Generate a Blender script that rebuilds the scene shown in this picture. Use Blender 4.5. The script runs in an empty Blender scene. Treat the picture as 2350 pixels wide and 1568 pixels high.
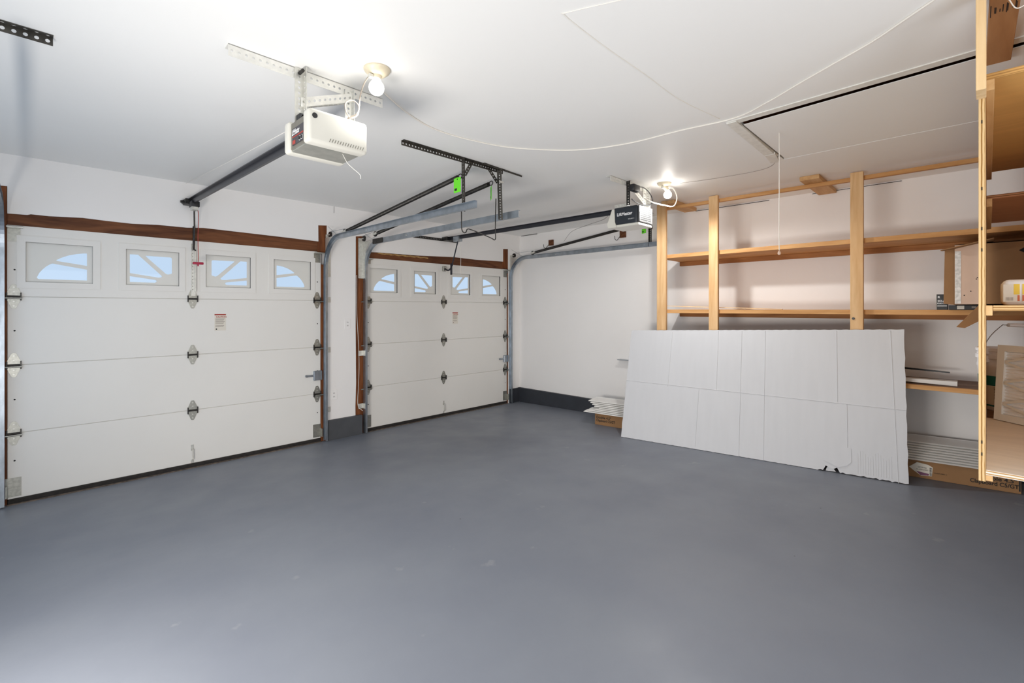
import bpy, bmesh, math, random
from mathutils import Vector, Matrix
from mathutils.geometry import tessellate_polygon
random.seed(7)
sc = bpy.context.scene
COL = sc.collection

def lin(c):
    c = c / 255.0
    return c / 12.92 if c <= 0.04045 else ((c + 0.055) / 1.055) ** 2.4
def rgb(r, g, b): return (lin(r), lin(g), lin(b), 1.0)

# ------------------------------------------------------------------ camera
cam = bpy.data.cameras.new('camera'); camo = bpy.data.objects.new('camera', cam); COL.objects.link(camo)
cam.sensor_fit = 'HORIZONTAL'; cam.sensor_width = 36.0
cam.lens = 36.0 * 1078.02 / 2350.0
cam.shift_x = 0.0; cam.shift_y = -(784.0 - 708.54) / 2350.0
cam.clip_start = 0.05
YAW = 44.319
camo.location = (0, 0, 1.5)
camo.rotation_euler = (math.radians(90), 0, math.radians(YAW - 90))
sc.camera = camo

# ------------------------------------------------------------------ world, exposure
w = bpy.data.worlds.new('sky'); sc.world = w; w.use_nodes = True
bg = w.node_tree.nodes['Background']
bg.inputs[0].default_value = (0.57, 0.74, 0.95, 1); bg.inputs[1].default_value = 0.8
sc.view_settings.view_transform = 'Standard'; sc.view_settings.look = 'None'
sc.view_settings.gamma = 1.0; sc.view_settings.exposure = 0.26
try: sc.view_settings.use_curve_mapping = False
except Exception: pass
BULB1, BULB2 = 6.0, 30.0
sc.cycles.max_bounces = 20; sc.cycles.diffuse_bounces = 14; sc.cycles.glossy_bounces = 6; sc.cycles.transparent_max_bounces = 12

def area(name, loc, rot, sx, sy, power, color):
    l = bpy.data.lights.new(name, 'AREA'); l.shape = 'RECTANGLE'; l.size = sx; l.size_y = sy
    l.energy = power; l.color = color
    o = bpy.data.objects.new(name, l); COL.objects.link(o); o.location = loc; o.rotation_euler = rot
    return o
R = math.radians
# fill lights added at invented, unseen openings in the rear and left walls
area('rear_fill', (0.95, -1.33, 1.2), (R(90), 0, 0), 2.2, 2.0, 28, (1.0, 0.985, 0.965))
area('side_fill', (-0.63, 1.75, .75), (R(90), 0, R(-90)), 1.7, .6, 74, (1.0, 0.94, 0.87))

# ------------------------------------------------------------------ materials
def mat(name, color, rough=0.6, metal=0.0, var=0.0, vscale=4.0, stretch=(1, 1, 1), bump=0.0, bscale=60.0, spec=0.5, color2=None, detail=4.0, lo=0.35, hi=0.65):
    m = bpy.data.materials.new(name); m.use_nodes = True
    nt = m.node_tree; b = nt.nodes['Principled BSDF']
    b.inputs['Base Color'].default_value = color; b.inputs['Roughness'].default_value = rough
    b.inputs['Metallic'].default_value = metal; b.inputs['Specular IOR Level'].default_value = spec
    tc = nt.nodes.new('ShaderNodeTexCoord')
    if var > 0 or color2:
        mp = nt.nodes.new('ShaderNodeMapping'); mp.inputs['Scale'].default_value = stretch
        nt.links.new(tc.outputs['Object'], mp.inputs[0])
        n = nt.nodes.new('ShaderNodeTexNoise'); n.inputs['Scale'].default_value = vscale; n.inputs['Detail'].default_value = detail
        nt.links.new(mp.outputs[0], n.inputs['Vector'])
        r = nt.nodes.new('ShaderNodeValToRGB')
        c2 = color2 or tuple(min(1, x * (1 + var)) for x in color[:3]) + (1,)
        c1 = color if color2 else tuple(x * (1 - var) for x in color[:3]) + (1,)
        r.color_ramp.elements[0].position = lo; r.color_ramp.elements[1].position = hi
        r.color_ramp.elements[0].color = c1; r.color_ramp.elements[1].color = c2
        nt.links.new(n.outputs['Fac'], r.inputs[0]); nt.links.new(r.outputs[0], b.inputs['Base Color'])
    if bump > 0:
        n2 = nt.nodes.new('ShaderNodeTexNoise'); n2.inputs['Scale'].default_value = bscale
        nt.links.new(tc.outputs['Object'], n2.inputs['Vector'])
        bp = nt.nodes.new('ShaderNodeBump'); bp.inputs['Strength'].default_value = bump; bp.inputs['Distance'].default_value = 0.004
        nt.links.new(n2.outputs['Fac'], bp.inputs['Height']); nt.links.new(bp.outputs[0], b.inputs['Normal'])
    return m

def wood(name, c1, c2, axis, ring=9.0, rough=0.6):
    """lumber: growth rings stretched along one axis, plus fine streaks"""
    m = bpy.data.materials.new(name); m.use_nodes = True; nt = m.node_tree; b = nt.nodes['Principled BSDF']
    b.inputs['Roughness'].default_value = rough; b.inputs['Specular IOR Level'].default_value = 0.25
    tc = nt.nodes.new('ShaderNodeTexCoord'); mp = nt.nodes.new('ShaderNodeMapping')
    s = [1, 1, 1]; s['xyz'.index(axis)] = 0.12; mp.inputs['Scale'].default_value = s
    nt.links.new(tc.outputs['Object'], mp.inputs[0])
    wv = nt.nodes.new('ShaderNodeTexNoise'); wv.inputs['Scale'].default_value = ring; wv.inputs['Detail'].default_value = 2; wv.inputs['Distortion'].default_value = 0.6
    nt.links.new(mp.outputs[0], wv.inputs['Vector'])
    mu = nt.nodes.new('ShaderNodeMath'); mu.operation = 'MULTIPLY'; mu.inputs[1].default_value = 9.0
    fr = nt.nodes.new('ShaderNodeMath'); fr.operation = 'PINGPONG'; fr.inputs[1].default_value = 1.0
    nt.links.new(wv.outputs['Fac'], mu.inputs[0]); nt.links.new(mu.outputs[0], fr.inputs[0])
    n = nt.nodes.new('ShaderNodeTexNoise'); n.inputs['Scale'].default_value = ring * 12; n.inputs['Detail'].default_value = 3
    nt.links.new(mp.outputs[0], n.inputs['Vector'])
    mx = nt.nodes.new('ShaderNodeMath'); mx.operation = 'MULTIPLY_ADD'; mx.inputs[1].default_value = 0.45
    nt.links.new(fr.outputs[0], mx.inputs[0])
    m3 = nt.nodes.new('ShaderNodeMath'); m3.operation = 'MULTIPLY'; m3.inputs[1].default_value = 0.55
    nt.links.new(n.outputs['Fac'], m3.inputs[0]); nt.links.new(m3.outputs[0], mx.inputs[2])
    r = nt.nodes.new('ShaderNodeValToRGB'); r.color_ramp.elements[0].position = 0.12; r.color_ramp.elements[1].position = 0.85
    r.color_ramp.elements[0].color = c1; r.color_ramp.elements[1].color = c2
    nt.links.new(mx.outputs[0], r.inputs[0]); nt.links.new(r.outputs[0], b.inputs['Base Color'])
    return m

def plywood(name, light, dark, axis, t, grain='x'):
    """plywood: dark and light plies along one axis, pale faces with grain"""
    m = wood(name, tuple(x * 0.88 for x in light[:3]) + (1,), light, grain, 5.0, 0.65); nt = m.node_tree; b = nt.nodes['Principled BSDF']
    src = b.inputs['Base Color'].links[0].from_socket
    tc = nt.nodes.new('ShaderNodeTexCoord'); sp = nt.nodes.new('ShaderNodeSeparateXYZ'); nt.links.new(tc.outputs['Object'], sp.inputs[0])
    nz = nt.nodes.new('ShaderNodeTexNoise'); nz.inputs['Scale'].default_value = 22; nt.links.new(tc.outputs['Object'], nz.inputs['Vector'])
    wob = nt.nodes.new('ShaderNodeMath'); wob.operation = 'MULTIPLY_ADD'; wob.inputs[1].default_value = 0.0025; nt.links.new(nz.outputs['Fac'], wob.inputs[0]); nt.links.new(sp.outputs['xyz'.index(axis)], wob.inputs[2])
    mu = nt.nodes.new('ShaderNodeMath'); mu.operation = 'MULTIPLY'; mu.inputs[1].default_value = 2 * math.pi / t * 2
    nt.links.new(wob.outputs[0], mu.inputs[0])
    si = nt.nodes.new('ShaderNodeMath'); si.operation = 'SINE'; nt.links.new(mu.outputs[0], si.inputs[0])
    ge = nt.nodes.new('ShaderNodeNewGeometry'); sn = nt.nodes.new('ShaderNodeVectorTransform'); sn.vector_type = 'NORMAL'; sn.convert_from = 'WORLD'; sn.convert_to = 'OBJECT'
    nt.links.new(ge.outputs['True Normal'], sn.inputs[0]); s2 = nt.nodes.new('ShaderNodeSeparateXYZ'); nt.links.new(sn.outputs[0], s2.inputs[0])
    ab = nt.nodes.new('ShaderNodeMath'); ab.operation = 'ABSOLUTE'; nt.links.new(s2.outputs['xyz'.index(axis)], ab.inputs[0])
    ed = nt.nodes.new('ShaderNodeMath'); ed.operation = 'LESS_THAN'; ed.inputs[1].default_value = 0.5; nt.links.new(ab.outputs[0], ed.inputs[0])
    st = nt.nodes.new('ShaderNodeMapRange'); st.inputs[1].default_value = -0.2; st.inputs[2].default_value = 0.7; nt.links.new(si.outputs[0], st.inputs[0])
    f = nt.nodes.new('ShaderNodeMath'); f.operation = 'MULTIPLY'; nt.links.new(st.outputs[0], f.inputs[0]); nt.links.new(ed.outputs[0], f.inputs[1])
    mx = nt.nodes.new('ShaderNodeMix'); mx.data_type = 'RGBA'; nt.links.new(f.outputs[0], mx.inputs[0]); nt.links.new(src, mx.inputs[6]); mx.inputs[7].default_value = dark
    nt.links.new(mx.outputs[2], b.inputs['Base Color'])
    return m

M = {}
M['wall'] = mat('white_wall_paint', rgb(243, 241, 239), 0.6, var=0.015, vscale=1.2, bump=0.05, bscale=40)
M['ceiling'] = mat('ceiling_paint', rgb(240, 240, 238), 0.5, var=0.012, vscale=0.9, bump=0.04, bscale=30)
M['door'] = mat('door_steel_paint', rgb(232, 230, 225), 0.45, var=0.012, vscale=1.5, bump=0.03, bscale=90)
M['plastic_white'] = mat('white_window_plastic', rgb(226, 225, 219), 0.4)
M['dark_seal'] = mat('rubber_seal', rgb(38, 34, 32), 0.8, var=0.3, vscale=30)
M['threshold'] = mat('worn_threshold', rgb(96, 84, 74), 0.8, var=0.5, vscale=25)
M['curb'] = mat('grey_curb_paint', rgb(74, 76, 80), 0.6, var=0.1, vscale=8)
M['curb_dark'] = mat('dark_curb_tone', rgb(48, 51, 58), 0.6, var=0.1, vscale=8)  # darker tone for the curb along the right wall and its corner
M['galv'] = mat('galvanised_steel', rgb(168, 176, 184), 0.36, 0.9, var=0.14, vscale=30, stretch=(1, .4, .4))
M['galv_light'] = mat('light_zinc_steel', rgb(212, 211, 204), 0.4, 0.6, var=0.08, vscale=40)
M['painted_angle'] = mat('white_painted_angle', rgb(226, 225, 219), 0.5, 0.1, var=0.06, vscale=30)
M['hinge'] = mat('zinc_hinge_steel', rgb(172, 171, 163), 0.4, 0.85, var=0.12, vscale=60)
M['dark_metal'] = mat('dark_oiled_steel', rgb(58, 56, 54), 0.42, 0.7, var=0.3, vscale=40)
M['angle_dark'] = mat('weathered_angle_steel', rgb(84, 81, 75), 0.5, 0.6, color2=rgb(58, 56, 52), vscale=25, lo=0.4, hi=0.7)
M['foam'] = mat('aged_foam', rgb(176, 138, 86), 0.8, var=0.2, vscale=40)
M['black'] = mat('black_plastic', rgb(24, 25, 28), 0.45)
M['rail_black'] = mat('black_rail_paint', rgb(46, 47, 54), 0.32, 0.3)
M['shadow_black'] = mat('dark_recess', rgb(14, 14, 14), 0.8)
M['lens'] = mat('milky_lens_plastic', rgb(214, 212, 202), 0.32, var=0.01, vscale=6)
M['opener_grey'] = mat('warm_grey_casing', rgb(112, 109, 100), 0.5, var=0.05, vscale=20)
M['panel_grey'] = mat('charcoal_decal', rgb(66, 64, 68), 0.5)
M['navy'] = mat('dark_navy_casing', rgb(38, 43, 50), 0.4)
M['chassis'] = mat('zinc_chassis', rgb(168, 168, 160), 0.4, 0.5, var=0.1, vscale=18)
M['silver'] = mat('dull_zinc_plate', rgb(92, 92, 92), 0.5, 0.5, var=0.1, vscale=40, stretch=(1, 1, 4))
M['red'] = mat('red_plastic', rgb(168, 32, 66), 0.5)
M['red_ink'] = mat('red_ink', rgb(168, 62, 52), 0.6)
M['white_ink'] = mat('white_ink', rgb(240, 240, 240), 0.5)
M['black_ink'] = mat('black_ink', rgb(36, 33, 31), 0.7)
M['grey_ink'] = mat('grey_ink', rgb(150, 140, 130), 0.7)
M['paper'] = mat('paper_label', rgb(224, 218, 206), 0.7)
M['green'] = mat('fluorescent_green_tag', rgb(106, 222, 40), 0.6)
M['cord_white'] = mat('white_cord', rgb(234, 230, 222), 0.5)
M['porcelain'] = mat('aged_porcelain', rgb(214, 203, 178), 0.35, var=0.04, vscale=30)
M['header'] = wood('brown_header_wood', rgb(72, 40, 24), rgb(126, 80, 50), 'x', 7.0)
M['post_wood'] = wood('brown_jamb_wood', rgb(84, 44, 22), rgb(140, 84, 48), 'z', 7.0)
M['pine_z'] = wood('pine_lumber_upright', rgb(204, 160, 110), rgb(226, 190, 144), 'z', 6.0)
M['pine_y'] = wood('pine_lumber_rail', rgb(188, 136, 82), rgb(214, 166, 112), 'y', 6.0)
M['pine_x'] = wood('pine_lumber_block', rgb(190, 146, 98), rgb(216, 178, 130), 'x', 6.0)
M['ledger'] = wood('dark_ledger_lumber', rgb(150, 98, 56), rgb(182, 128, 78), 'y', 6.0)
M['attic_wood'] = wood('attic_framing', rgb(110, 66, 40), rgb(150, 100, 62), 'y', 6.0)
M['stamp_wood'] = wood('brown_ceiling_lumber', rgb(158, 110, 70), rgb(184, 136, 92), 'x', 5.0)
M['stud'] = wood('pale_stud', rgb(224, 190, 140), rgb(240, 212, 168), 'z', 8.0)
M['ply_panel'] = plywood('plywood_panel', rgb(226, 192, 140), rgb(150, 108, 54), 'y', 0.019, 'z')
M['ply_shelf'] = plywood('plywood_shelf', rgb(214, 176, 124), rgb(146, 104, 54), 'z', 0.02, 'y')
M['ply_pale'] = plywood('pale_plywood_shelf', rgb(238, 226, 212), rgb(176, 134, 78), 'z', 0.02, 'y')
M['ply_red'] = plywood('reddish_plywood_shelf', rgb(196, 142, 104), rgb(120, 86, 50), 'z', 0.02, 'y')
M['ply_amber'] = plywood('amber_plywood_shelf', rgb(214, 168, 102), rgb(170, 126, 72), 'z', 0.02, 'y')
M['cleat'] = wood('plywood_cleat', rgb(204, 160, 108), rgb(228, 190, 138), 'x', 6.0)
M['brown_deck'] = wood('brown_deck_board', rgb(112, 84, 66), rgb(140, 108, 86), 'y', 6.0)
M['carton'] = mat('brown_carton', rgb(150, 112, 74), 0.8, var=0.06, vscale=6)
M['carton_pale'] = mat('pale_carton', rgb(214, 186, 166), 0.8, var=0.03, vscale=5)
M['card_white'] = mat('white_cardboard', rgb(204, 205, 208), 0.65, var=0.012, vscale=3, stretch=(1, 6, 1), bump=0.02)
M['vinyl'] = mat('white_vinyl_siding', rgb(238, 237, 234), 0.4)
M['teal'] = mat('teal_label', rgb(12, 112, 108), 0.5)
M['hdpe'] = mat('white_pail_plastic', rgb(232, 230, 230), 0.4)
M['filter'] = mat('filter_media', rgb(238, 239, 240), 0.8)
M['tape'] = mat('shiny_packing_tape', rgb(214, 212, 208), 0.22, 0.3, var=0.2, vscale=50)
M['yellow'] = mat('yellow_print', rgb(232, 198, 70), 0.5)
M['orange'] = mat('orange_print', rgb(206, 110, 70), 0.5)
M['purple'] = mat('purple_print', rgb(122, 74, 104), 0.6)

def floor_mat():
    m = mat('grey_floor_paint', rgb(120, 123, 130), 0.42, spec=0.4)
    nt = m.node_tree; b = nt.nodes['Principled BSDF']; tc = nt.nodes.new('ShaderNodeTexCoord')
    def noise(scale, detail, lo, hi, c0, c1):
        n = nt.nodes.new('ShaderNodeTexNoise'); n.inputs['Scale'].default_value = scale; n.inputs['Detail'].default_value = detail
        nt.links.new(tc.outputs['Object'], n.inputs['Vector']); r = nt.nodes.new('ShaderNodeValToRGB')
        r.color_ramp.elements[0].position = lo; r.color_ramp.elements[1].position = hi
        r.color_ramp.elements[0].color = c0; r.color_ramp.elements[1].color = c1
        nt.links.new(n.outputs['Fac'], r.inputs[0]); return r.outputs[0]
    base = noise(1.3, 5, 0.3, 0.7, rgb(113, 118, 129), rgb(122, 127, 136))
    v = nt.nodes.new('ShaderNodeTexVoronoi'); v.inputs['Scale'].default_value = 2.1; v.inputs['Randomness'].default_value = 1.0
    nt.links.new(tc.outputs['Object'], v.inputs['Vector'])
    lt = nt.nodes.new('ShaderNodeMath'); lt.operation = 'LESS_THAN'; lt.inputs[1].default_value = 0.011; nt.links.new(v.outputs['Distance'], lt.inputs[0])
    mx = nt.nodes.new('ShaderNodeMix'); mx.data_type = 'RGBA'; nt.links.new(lt.outputs[0], mx.inputs[0]); nt.links.new(base, mx.inputs[6]); mx.inputs[7].default_value = rgb(60, 60, 62)
    sc_ = noise(5.5, 12, 0.70, 0.74, (0, 0, 0, 1), (.5, .5, .5, 1))
    m2 = nt.nodes.new('ShaderNodeMix'); m2.data_type = 'RGBA'; nt.links.new(sc_, m2.inputs[0]); nt.links.new(mx.outputs[2], m2.inputs[6]); m2.inputs[7].default_value = rgb(142, 145, 150)
    nt.links.new(m2.outputs[2], b.inputs['Base Color'])
    rr = noise(3.0, 6, 0.3, 0.75, (0.36, 0.36, 0.36, 1), (0.52, 0.52, 0.52, 1)); nt.links.new(rr, b.inputs['Roughness'])
    n2 = nt.nodes.new('ShaderNodeTexNoise'); n2.inputs['Scale'].default_value = 14; n2.inputs['Detail'].default_value = 6; nt.links.new(tc.outputs['Object'], n2.inputs['Vector'])
    bp = nt.nodes.new('ShaderNodeBump'); bp.inputs['Strength'].default_value = 0.08; bp.inputs['Distance'].default_value = 0.01
    nt.links.new(n2.outputs['Fac'], bp.inputs['Height']); nt.links.new(bp.outputs[0], b.inputs['Normal'])
    return m
M['floor'] = floor_mat()

def emis(name, color, strength):
    m = bpy.data.materials.new(name); m.use_nodes = True; b = m.node_tree.nodes['Principled BSDF']
    b.inputs['Base Color'].default_value = (0.9, 0.9, 0.9, 1)
    b.inputs['Emission Color'].default_value = color; b.inputs['Emission Strength'].default_value = strength
    return m
M['bulb1'] = emis('lit_bulb', (1.0, 0.96, 0.88, 1), BULB1)
M['bulb2'] = emis('lit_bulb_far', (1.0, 0.95, 0.88, 1), BULB2)
def glass():
    m = bpy.data.materials.new('window_glass'); m.use_nodes = True; nt = m.node_tree; nt.nodes.clear()
    o = nt.nodes.new('ShaderNodeOutputMaterial'); t = nt.nodes.new('ShaderNodeBsdfTransparent'); g = nt.nodes.new('ShaderNodeBsdfGlossy')
    g.inputs['Roughness'].default_value = 0.02; mx = nt.nodes.new('ShaderNodeMixShader'); mx.inputs[0].default_value = 0.012
    nt.links.new(t.outputs[0], mx.inputs[1]); nt.links.new(g.outputs[0], mx.inputs[2]); nt.links.new(mx.outputs[0], o.inputs[0])
    return m
M['glass'] = glass()

# ------------------------------------------------------------------ mesh builder
V = Vector
class MB:
    def __init__(s): s.v = []; s.f = []; s.sm = []
    def add(s, vs, fs, smooth=False):
        k = len(s.v); s.v += [tuple(p) for p in vs]; s.f += [tuple(i + k for i in f) for f in fs]; s.sm += [smooth] * len(fs); return s
    def box(s, x0, x1, y0, y1, z0, z1, bev=0.0, seg=1, mtx=None):
        if bev > 0:
            bm = bmesh.new(); bmesh.ops.create_cube(bm, size=1.0)
            for v in bm.verts: v.co = V(((x0 + x1) / 2 + v.co.x * (x1 - x0), (y0 + y1) / 2 + v.co.y * (y1 - y0), (z0 + z1) / 2 + v.co.z * (z1 - z0)))
            bmesh.ops.bevel(bm, geom=list(bm.edges), offset=bev, segments=seg, affect='EDGES', profile=0.5)
            bm.verts.index_update(); vs = [v.co.copy() for v in bm.verts]; fs = [[v.index for v in f.verts] for f in bm.faces]; bm.free()
        else:
            vs = [V((x, y, z)) for z in (z0, z1) for y in (y0, y1) for x in (x0, x1)]
            fs = [(0, 2, 3, 1), (4, 5, 7, 6), (0, 1, 5, 4), (2, 6, 7, 3), (0, 4, 6, 2), (1, 3, 7, 5)]
        if mtx: vs = [mtx @ p for p in vs]
        return s.add(vs, fs, seg > 1)
    def hexa(s, a, b):
        """box between two quads a and b (four points each, same order)"""
        return s.add(list(a) + list(b), [(3, 2, 1, 0), (4, 5, 6, 7), (0, 1, 5, 4), (1, 2, 6, 5), (2, 3, 7, 6), (3, 0, 4, 7)])
    def tube(s, path, r, n=8, closed=False):
        path = [V(p) for p in path]; m = len(path); rings = []
        up = V((0, 0, 1)); prev = None
        for i, p in enumerate(path):
            t = (path[min(i + 1, m - 1)] - path[max(i - 1, 0)])
            t = t.normalized() if t.length > 1e-9 else V((0, 0, 1))
            if prev is None:
                a = t.cross(up) if abs(t.dot(up)) < 0.95 else t.cross(V((1, 0, 0)))
            else:
                a = prev - t * prev.dot(t)
            a.normalize(); prev = a; bb = t.cross(a)
            rr = r[i] if isinstance(r, (list, tuple)) else r
            rings.append([p + (a * math.cos(2 * math.pi * k / n) + bb * math.sin(2 * math.pi * k / n)) * rr for k in range(n)])
        vs = [q for ring in rings for q in ring]; fs = []
        for i in range(m - 1):
            for k in range(n): fs.append((i * n + k, i * n + (k + 1) % n, (i + 1) * n + (k + 1) % n, (i + 1) * n + k))
        fs.append(tuple(range(n))[::-1]); fs.append(tuple((m - 1) * n + k for k in range(n)))
        return s.add(vs, fs, True)
    def cyl(s, a, b, r, n=12, r2=None): return s.tube([a, b], [r, r if r2 is None else r2], n)
    def lathe(s, prof, c, n=24, axis='z', a0=0.0, a1=2 * math.pi):
        full = abs(a1 - a0 - 2 * math.pi) < 1e-6; k = n if full else n + 1; vs = []
        for r, z in prof:
            for i in range(k):
                t = a0 + (a1 - a0) * i / n; vs.append(V(c) + V((r * math.cos(t), r * math.sin(t), z)))
        fs = []
        for j in range(len(prof) - 1):
            for i in range(n):
                i2 = (i + 1) % k; fs.append((j * k + i, j * k + i2, (j + 1) * k + i2, (j + 1) * k + i))
        return s.add(vs, fs, True)
    def plate(s, outer, holes, w0, w1, mp):
        """flat plate with holes; mp(u, v, w) gives the point"""
        loops = [[V((u, v, 0)) for u, v in outer]] + [[V((u, v, 0)) for u, v in h] for h in holes]
        tris = tessellate_polygon(loops); flat = [p for l in loops for p in l]; n = len(flat)
        vs = [mp(p.x, p.y, w0) for p in flat] + [mp(p.x, p.y, w1) for p in flat]
        fs = [tuple(t) for t in tris] + [tuple(i + n for i in t)[::-1] for t in tris]
        k = 0
        for l in loops:
            m = len(l)
            for i in range(m): fs.append((k + i, k + (i + 1) % m, k + (i + 1) % m + n, k + i + n))
            k += m
        return s.add(vs, fs)
    def sweep(s, sec, path, frames):
        """closed section [(a, b)] swept along path with frames [(A, B)]"""
        n = len(sec); vs = []
        for p, (A, B) in zip(path, frames): vs += [V(p) + V(A) * a + V(B) * b for a, b in sec]
        fs = []
        for i in range(len(path) - 1):
            for k in range(n): fs.append((i * n + k, i * n + (k + 1) % n, (i + 1) * n + (k + 1) % n, (i + 1) * n + k))
        fs.append(tuple(range(n))[::-1]); fs.append(tuple((len(path) - 1) * n + k for k in range(n)))
        return s.add(vs, fs)
    def perf(s, O, A, B, C, L, w, pitch=0.028, r=0.006, t=0.0025):
        """strip with a row of punched holes: L along A, w along B, thickness t along C"""
        O, A, B, C = V(O), V(A).normalized(), V(B).normalized(), V(C).normalized()
        n = max(1, round(L / pitch)); d = L / n; r = min(r, d * 0.42)
        for i in range(n):
            u0 = i * d; um = u0 + d / 2
            rim = [(u0 + d, w / 2), (u0 + d, w), (um, w), (u0, w), (u0, w / 2), (u0, 0), (um, 0), (u0 + d, 0)]
            hol = [(um + r * math.cos(math.pi / 4 * k), w / 2 + r * math.sin(math.pi / 4 * k)) for k in range(8)]
            vs = []
            for cw in (0, t): vs += [O + A * u + B * v + C * cw for u, v in rim + hol]
            fs = []
            for k in range(8):
                k2 = (k + 1) % 8
                fs += [(k, k2, 8 + k2, 8 + k), (16 + k2, 16 + k, 24 + k, 24 + k2), (8 + k, 8 + k2, 24 + k2, 24 + k)]
            fs += [(1, 2, 18, 17), (2, 3, 19, 18), (5, 6, 22, 21), (6, 7, 23, 22)]
            if i == 0: fs += [(3, 4, 20, 19), (4, 5, 21, 20)]
            if i == n - 1: fs += [(7, 0, 16, 23), (0, 1, 17, 16)]
            s.add(vs, fs)
        return s
    def angle(s, P0, P1, B1, B2, w=0.04, **k):
        """perforated L angle from P0 to P1 with its two flanges along B1 and B2"""
        P0, P1 = V(P0), V(P1); A = (P1 - P0); L = A.length
        s.perf(P0, A, B1, B2, L, w, **k); s.perf(P0, A, B2, B1, L, w, **k); return s
    def build(s, name, m, parent=None, local=False):
        off = V((0, 0, 0))
        if parent is not None and not local:
            top = parent
            while top.parent is not None: top = top.parent
            off = top.location.copy()
        me = bpy.data.meshes.new(name); me.from_pydata([tuple(V(p) - off) for p in s.v], [], s.f)
        bm = bmesh.new(); bm.from_mesh(me); bmesh.ops.recalc_face_normals(bm, faces=bm.faces); bm.to_mesh(me); bm.free()
        me.polygons.foreach_set('use_smooth', s.sm)
        if any(s.sm):
            try: me.set_sharp_from_angle(angle=R(40))
            except Exception: pass
        me.materials.append(m); o = bpy.data.objects.new(name, me); COL.objects.link(o)
        if parent is not None: o.parent = parent
        return o

def tag(o, label, cat, group=None, kind=None):
    o['label'] = label; o['category'] = cat
    if group: o['group'] = group
    if kind: o['kind'] = kind
    return o
def thing(name, label, cat, loc=(0, 0, 0), group=None):
    o = bpy.data.objects.new(name, None); COL.objects.link(o); o.location = loc; o.empty_display_size = 0.1
    return tag(o, label, cat, group)
def struct(o): o['kind'] = 'structure'; return o
def copy_tree(o, parent=None):
    c = o.copy(); COL.objects.link(c); c.parent = parent
    for ch in list(o.children): copy_tree(ch, c)
    return c

def text(body, size, O, A, B, m, parent, name='lettering', bold=0.0, sx=1.0, local=False):
    """flat lettering: starts at O, reads along A, stands along B"""
    cu = bpy.data.curves.new('t', 'FONT'); cu.body = body; cu.size = size; cu.offset = bold; cu.extrude = 0.0
    ob = bpy.data.objects.new('t', cu); COL.objects.link(ob); bpy.context.view_layer.update()
    me = bpy.data.meshes.new_from_object(ob.evaluated_get(bpy.context.evaluated_depsgraph_get()))
    A, B = V(A).normalized(), V(B).normalized(); O = V(O)
    if parent is not None and not local:
        top = parent
        while top.parent is not None: top = top.parent
        O = O - top.location
    for v in me.vertices: v.co = O + A * (v.co.x * sx) + B * v.co.y
    bpy.data.objects.remove(ob); bpy.data.curves.remove(cu); me.materials.clear(); me.materials.append(m)
    o = bpy.data.objects.new(name, me); COL.objects.link(o)
    if parent is not None: o.parent = parent
    return o

def bez(pts, n=8):
    """Catmull-Rom curve through the points"""
    P = [V(p) for p in pts]; P = [2 * P[0] - P[1]] + P + [2 * P[-1] - P[-2]]; out = []
    for i in range(1, len(P) - 2):
        a, b, c, d = P[i - 1:i + 3]
        for k in range(n):
            t = k / n; out.append(0.5 * (2 * b + (c - a) * t + (2 * a - 5 * b + 4 * c - d) * t * t + (3 * b - a - 3 * c + d) * t ** 3))
    return out + [P[-2]]

# ------------------------------------------------------------------ room
D, W, H = 5.26, 5.547, 2.677
YB, XL = -1.30, -0.60
SL = 0.02
def fz(y): return SL * (D - y)          # the slab falls towards the garage doors

b = MB()
ys = [YB - 0.1, 0, 1, 2, 3, 4, D, 5.7]
vs = []; fs = []
for y in ys:
    for x in (XL - 0.1, W + 0.1): vs.append((x, y, fz(min(y, D))))
for i in range(len(ys) - 1): fs.append((2 * i, 2 * i + 1, 2 * i + 3, 2 * i + 2))
n = len(vs); vs += [(x, y, z - 0.15) for x, y, z in vs]; fs += [tuple(k + n for k in f)[::-1] for f in fs]
fs += [(0, n, n + 1, 1)]
b.add(vs, fs); struct(b.build('floor', M['floor']))

HX0, HX1, HY0, HY1 = 3.125, 4.15, -0.45, 1.055
HXS = HX0 - .065 * (HY1 - HY0)           # the opening was cut a little out of square
b = MB(); b.plate([(XL - .1, YB - .1), (W + .1, YB - .1), (W + .1, D + .1), (XL - .1, D + .1)], [[(HXS, HY0), (HX1, HY0), (HX1, HY1), (HX0, HY1)]], H, H + 0.03, lambda u, v, q: V((u, v, q)))
ceil = struct(b.build('ceiling', M['ceiling']))
# open joints of the plasterboard at the edge of the ceiling
for p, q, r in (((5.54, 5.20, H - .004), (5.54, 4.86, H - .006), .0035), ((5.543, 2.35, H - .012), (5.543, 1.55, H - .012), .003), ((5.543, 1.15, H - .012), (5.543, .45, H - .012), .0025)):
    MB().tube([p, q], r, 6).build('joint_gap', M['shadow_black'], ceil)
# attic framing above the hatch
at = MB(); at.hexa([(HXS - .04, HY0, H + .03), (HXS, HY0, H + .03), (HXS, HY0, H + .2), (HXS - .04, HY0, H + .2)], [(HX0 - .04, HY1, H + .03), (HX0, HY1, H + .03), (HX0, HY1, H + .2), (HX0 - .04, HY1, H + .2)]); at.box(HX1, HX1 + .04, HY0, HY1, H + .03, H + .2); at.box(HX0, HX1, HY1, HY1 + .04, H + .03, H + .2); at.box(HXS, HX1, HY0 - .04, HY0, H + .03, H + .2)
at.box(HXS - .04, HX1 + .04, HY0 - .04, HY1 + .04, H + .2, H + .22)
at.build('attic_framing', M['attic_wood'], ceil)

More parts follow.
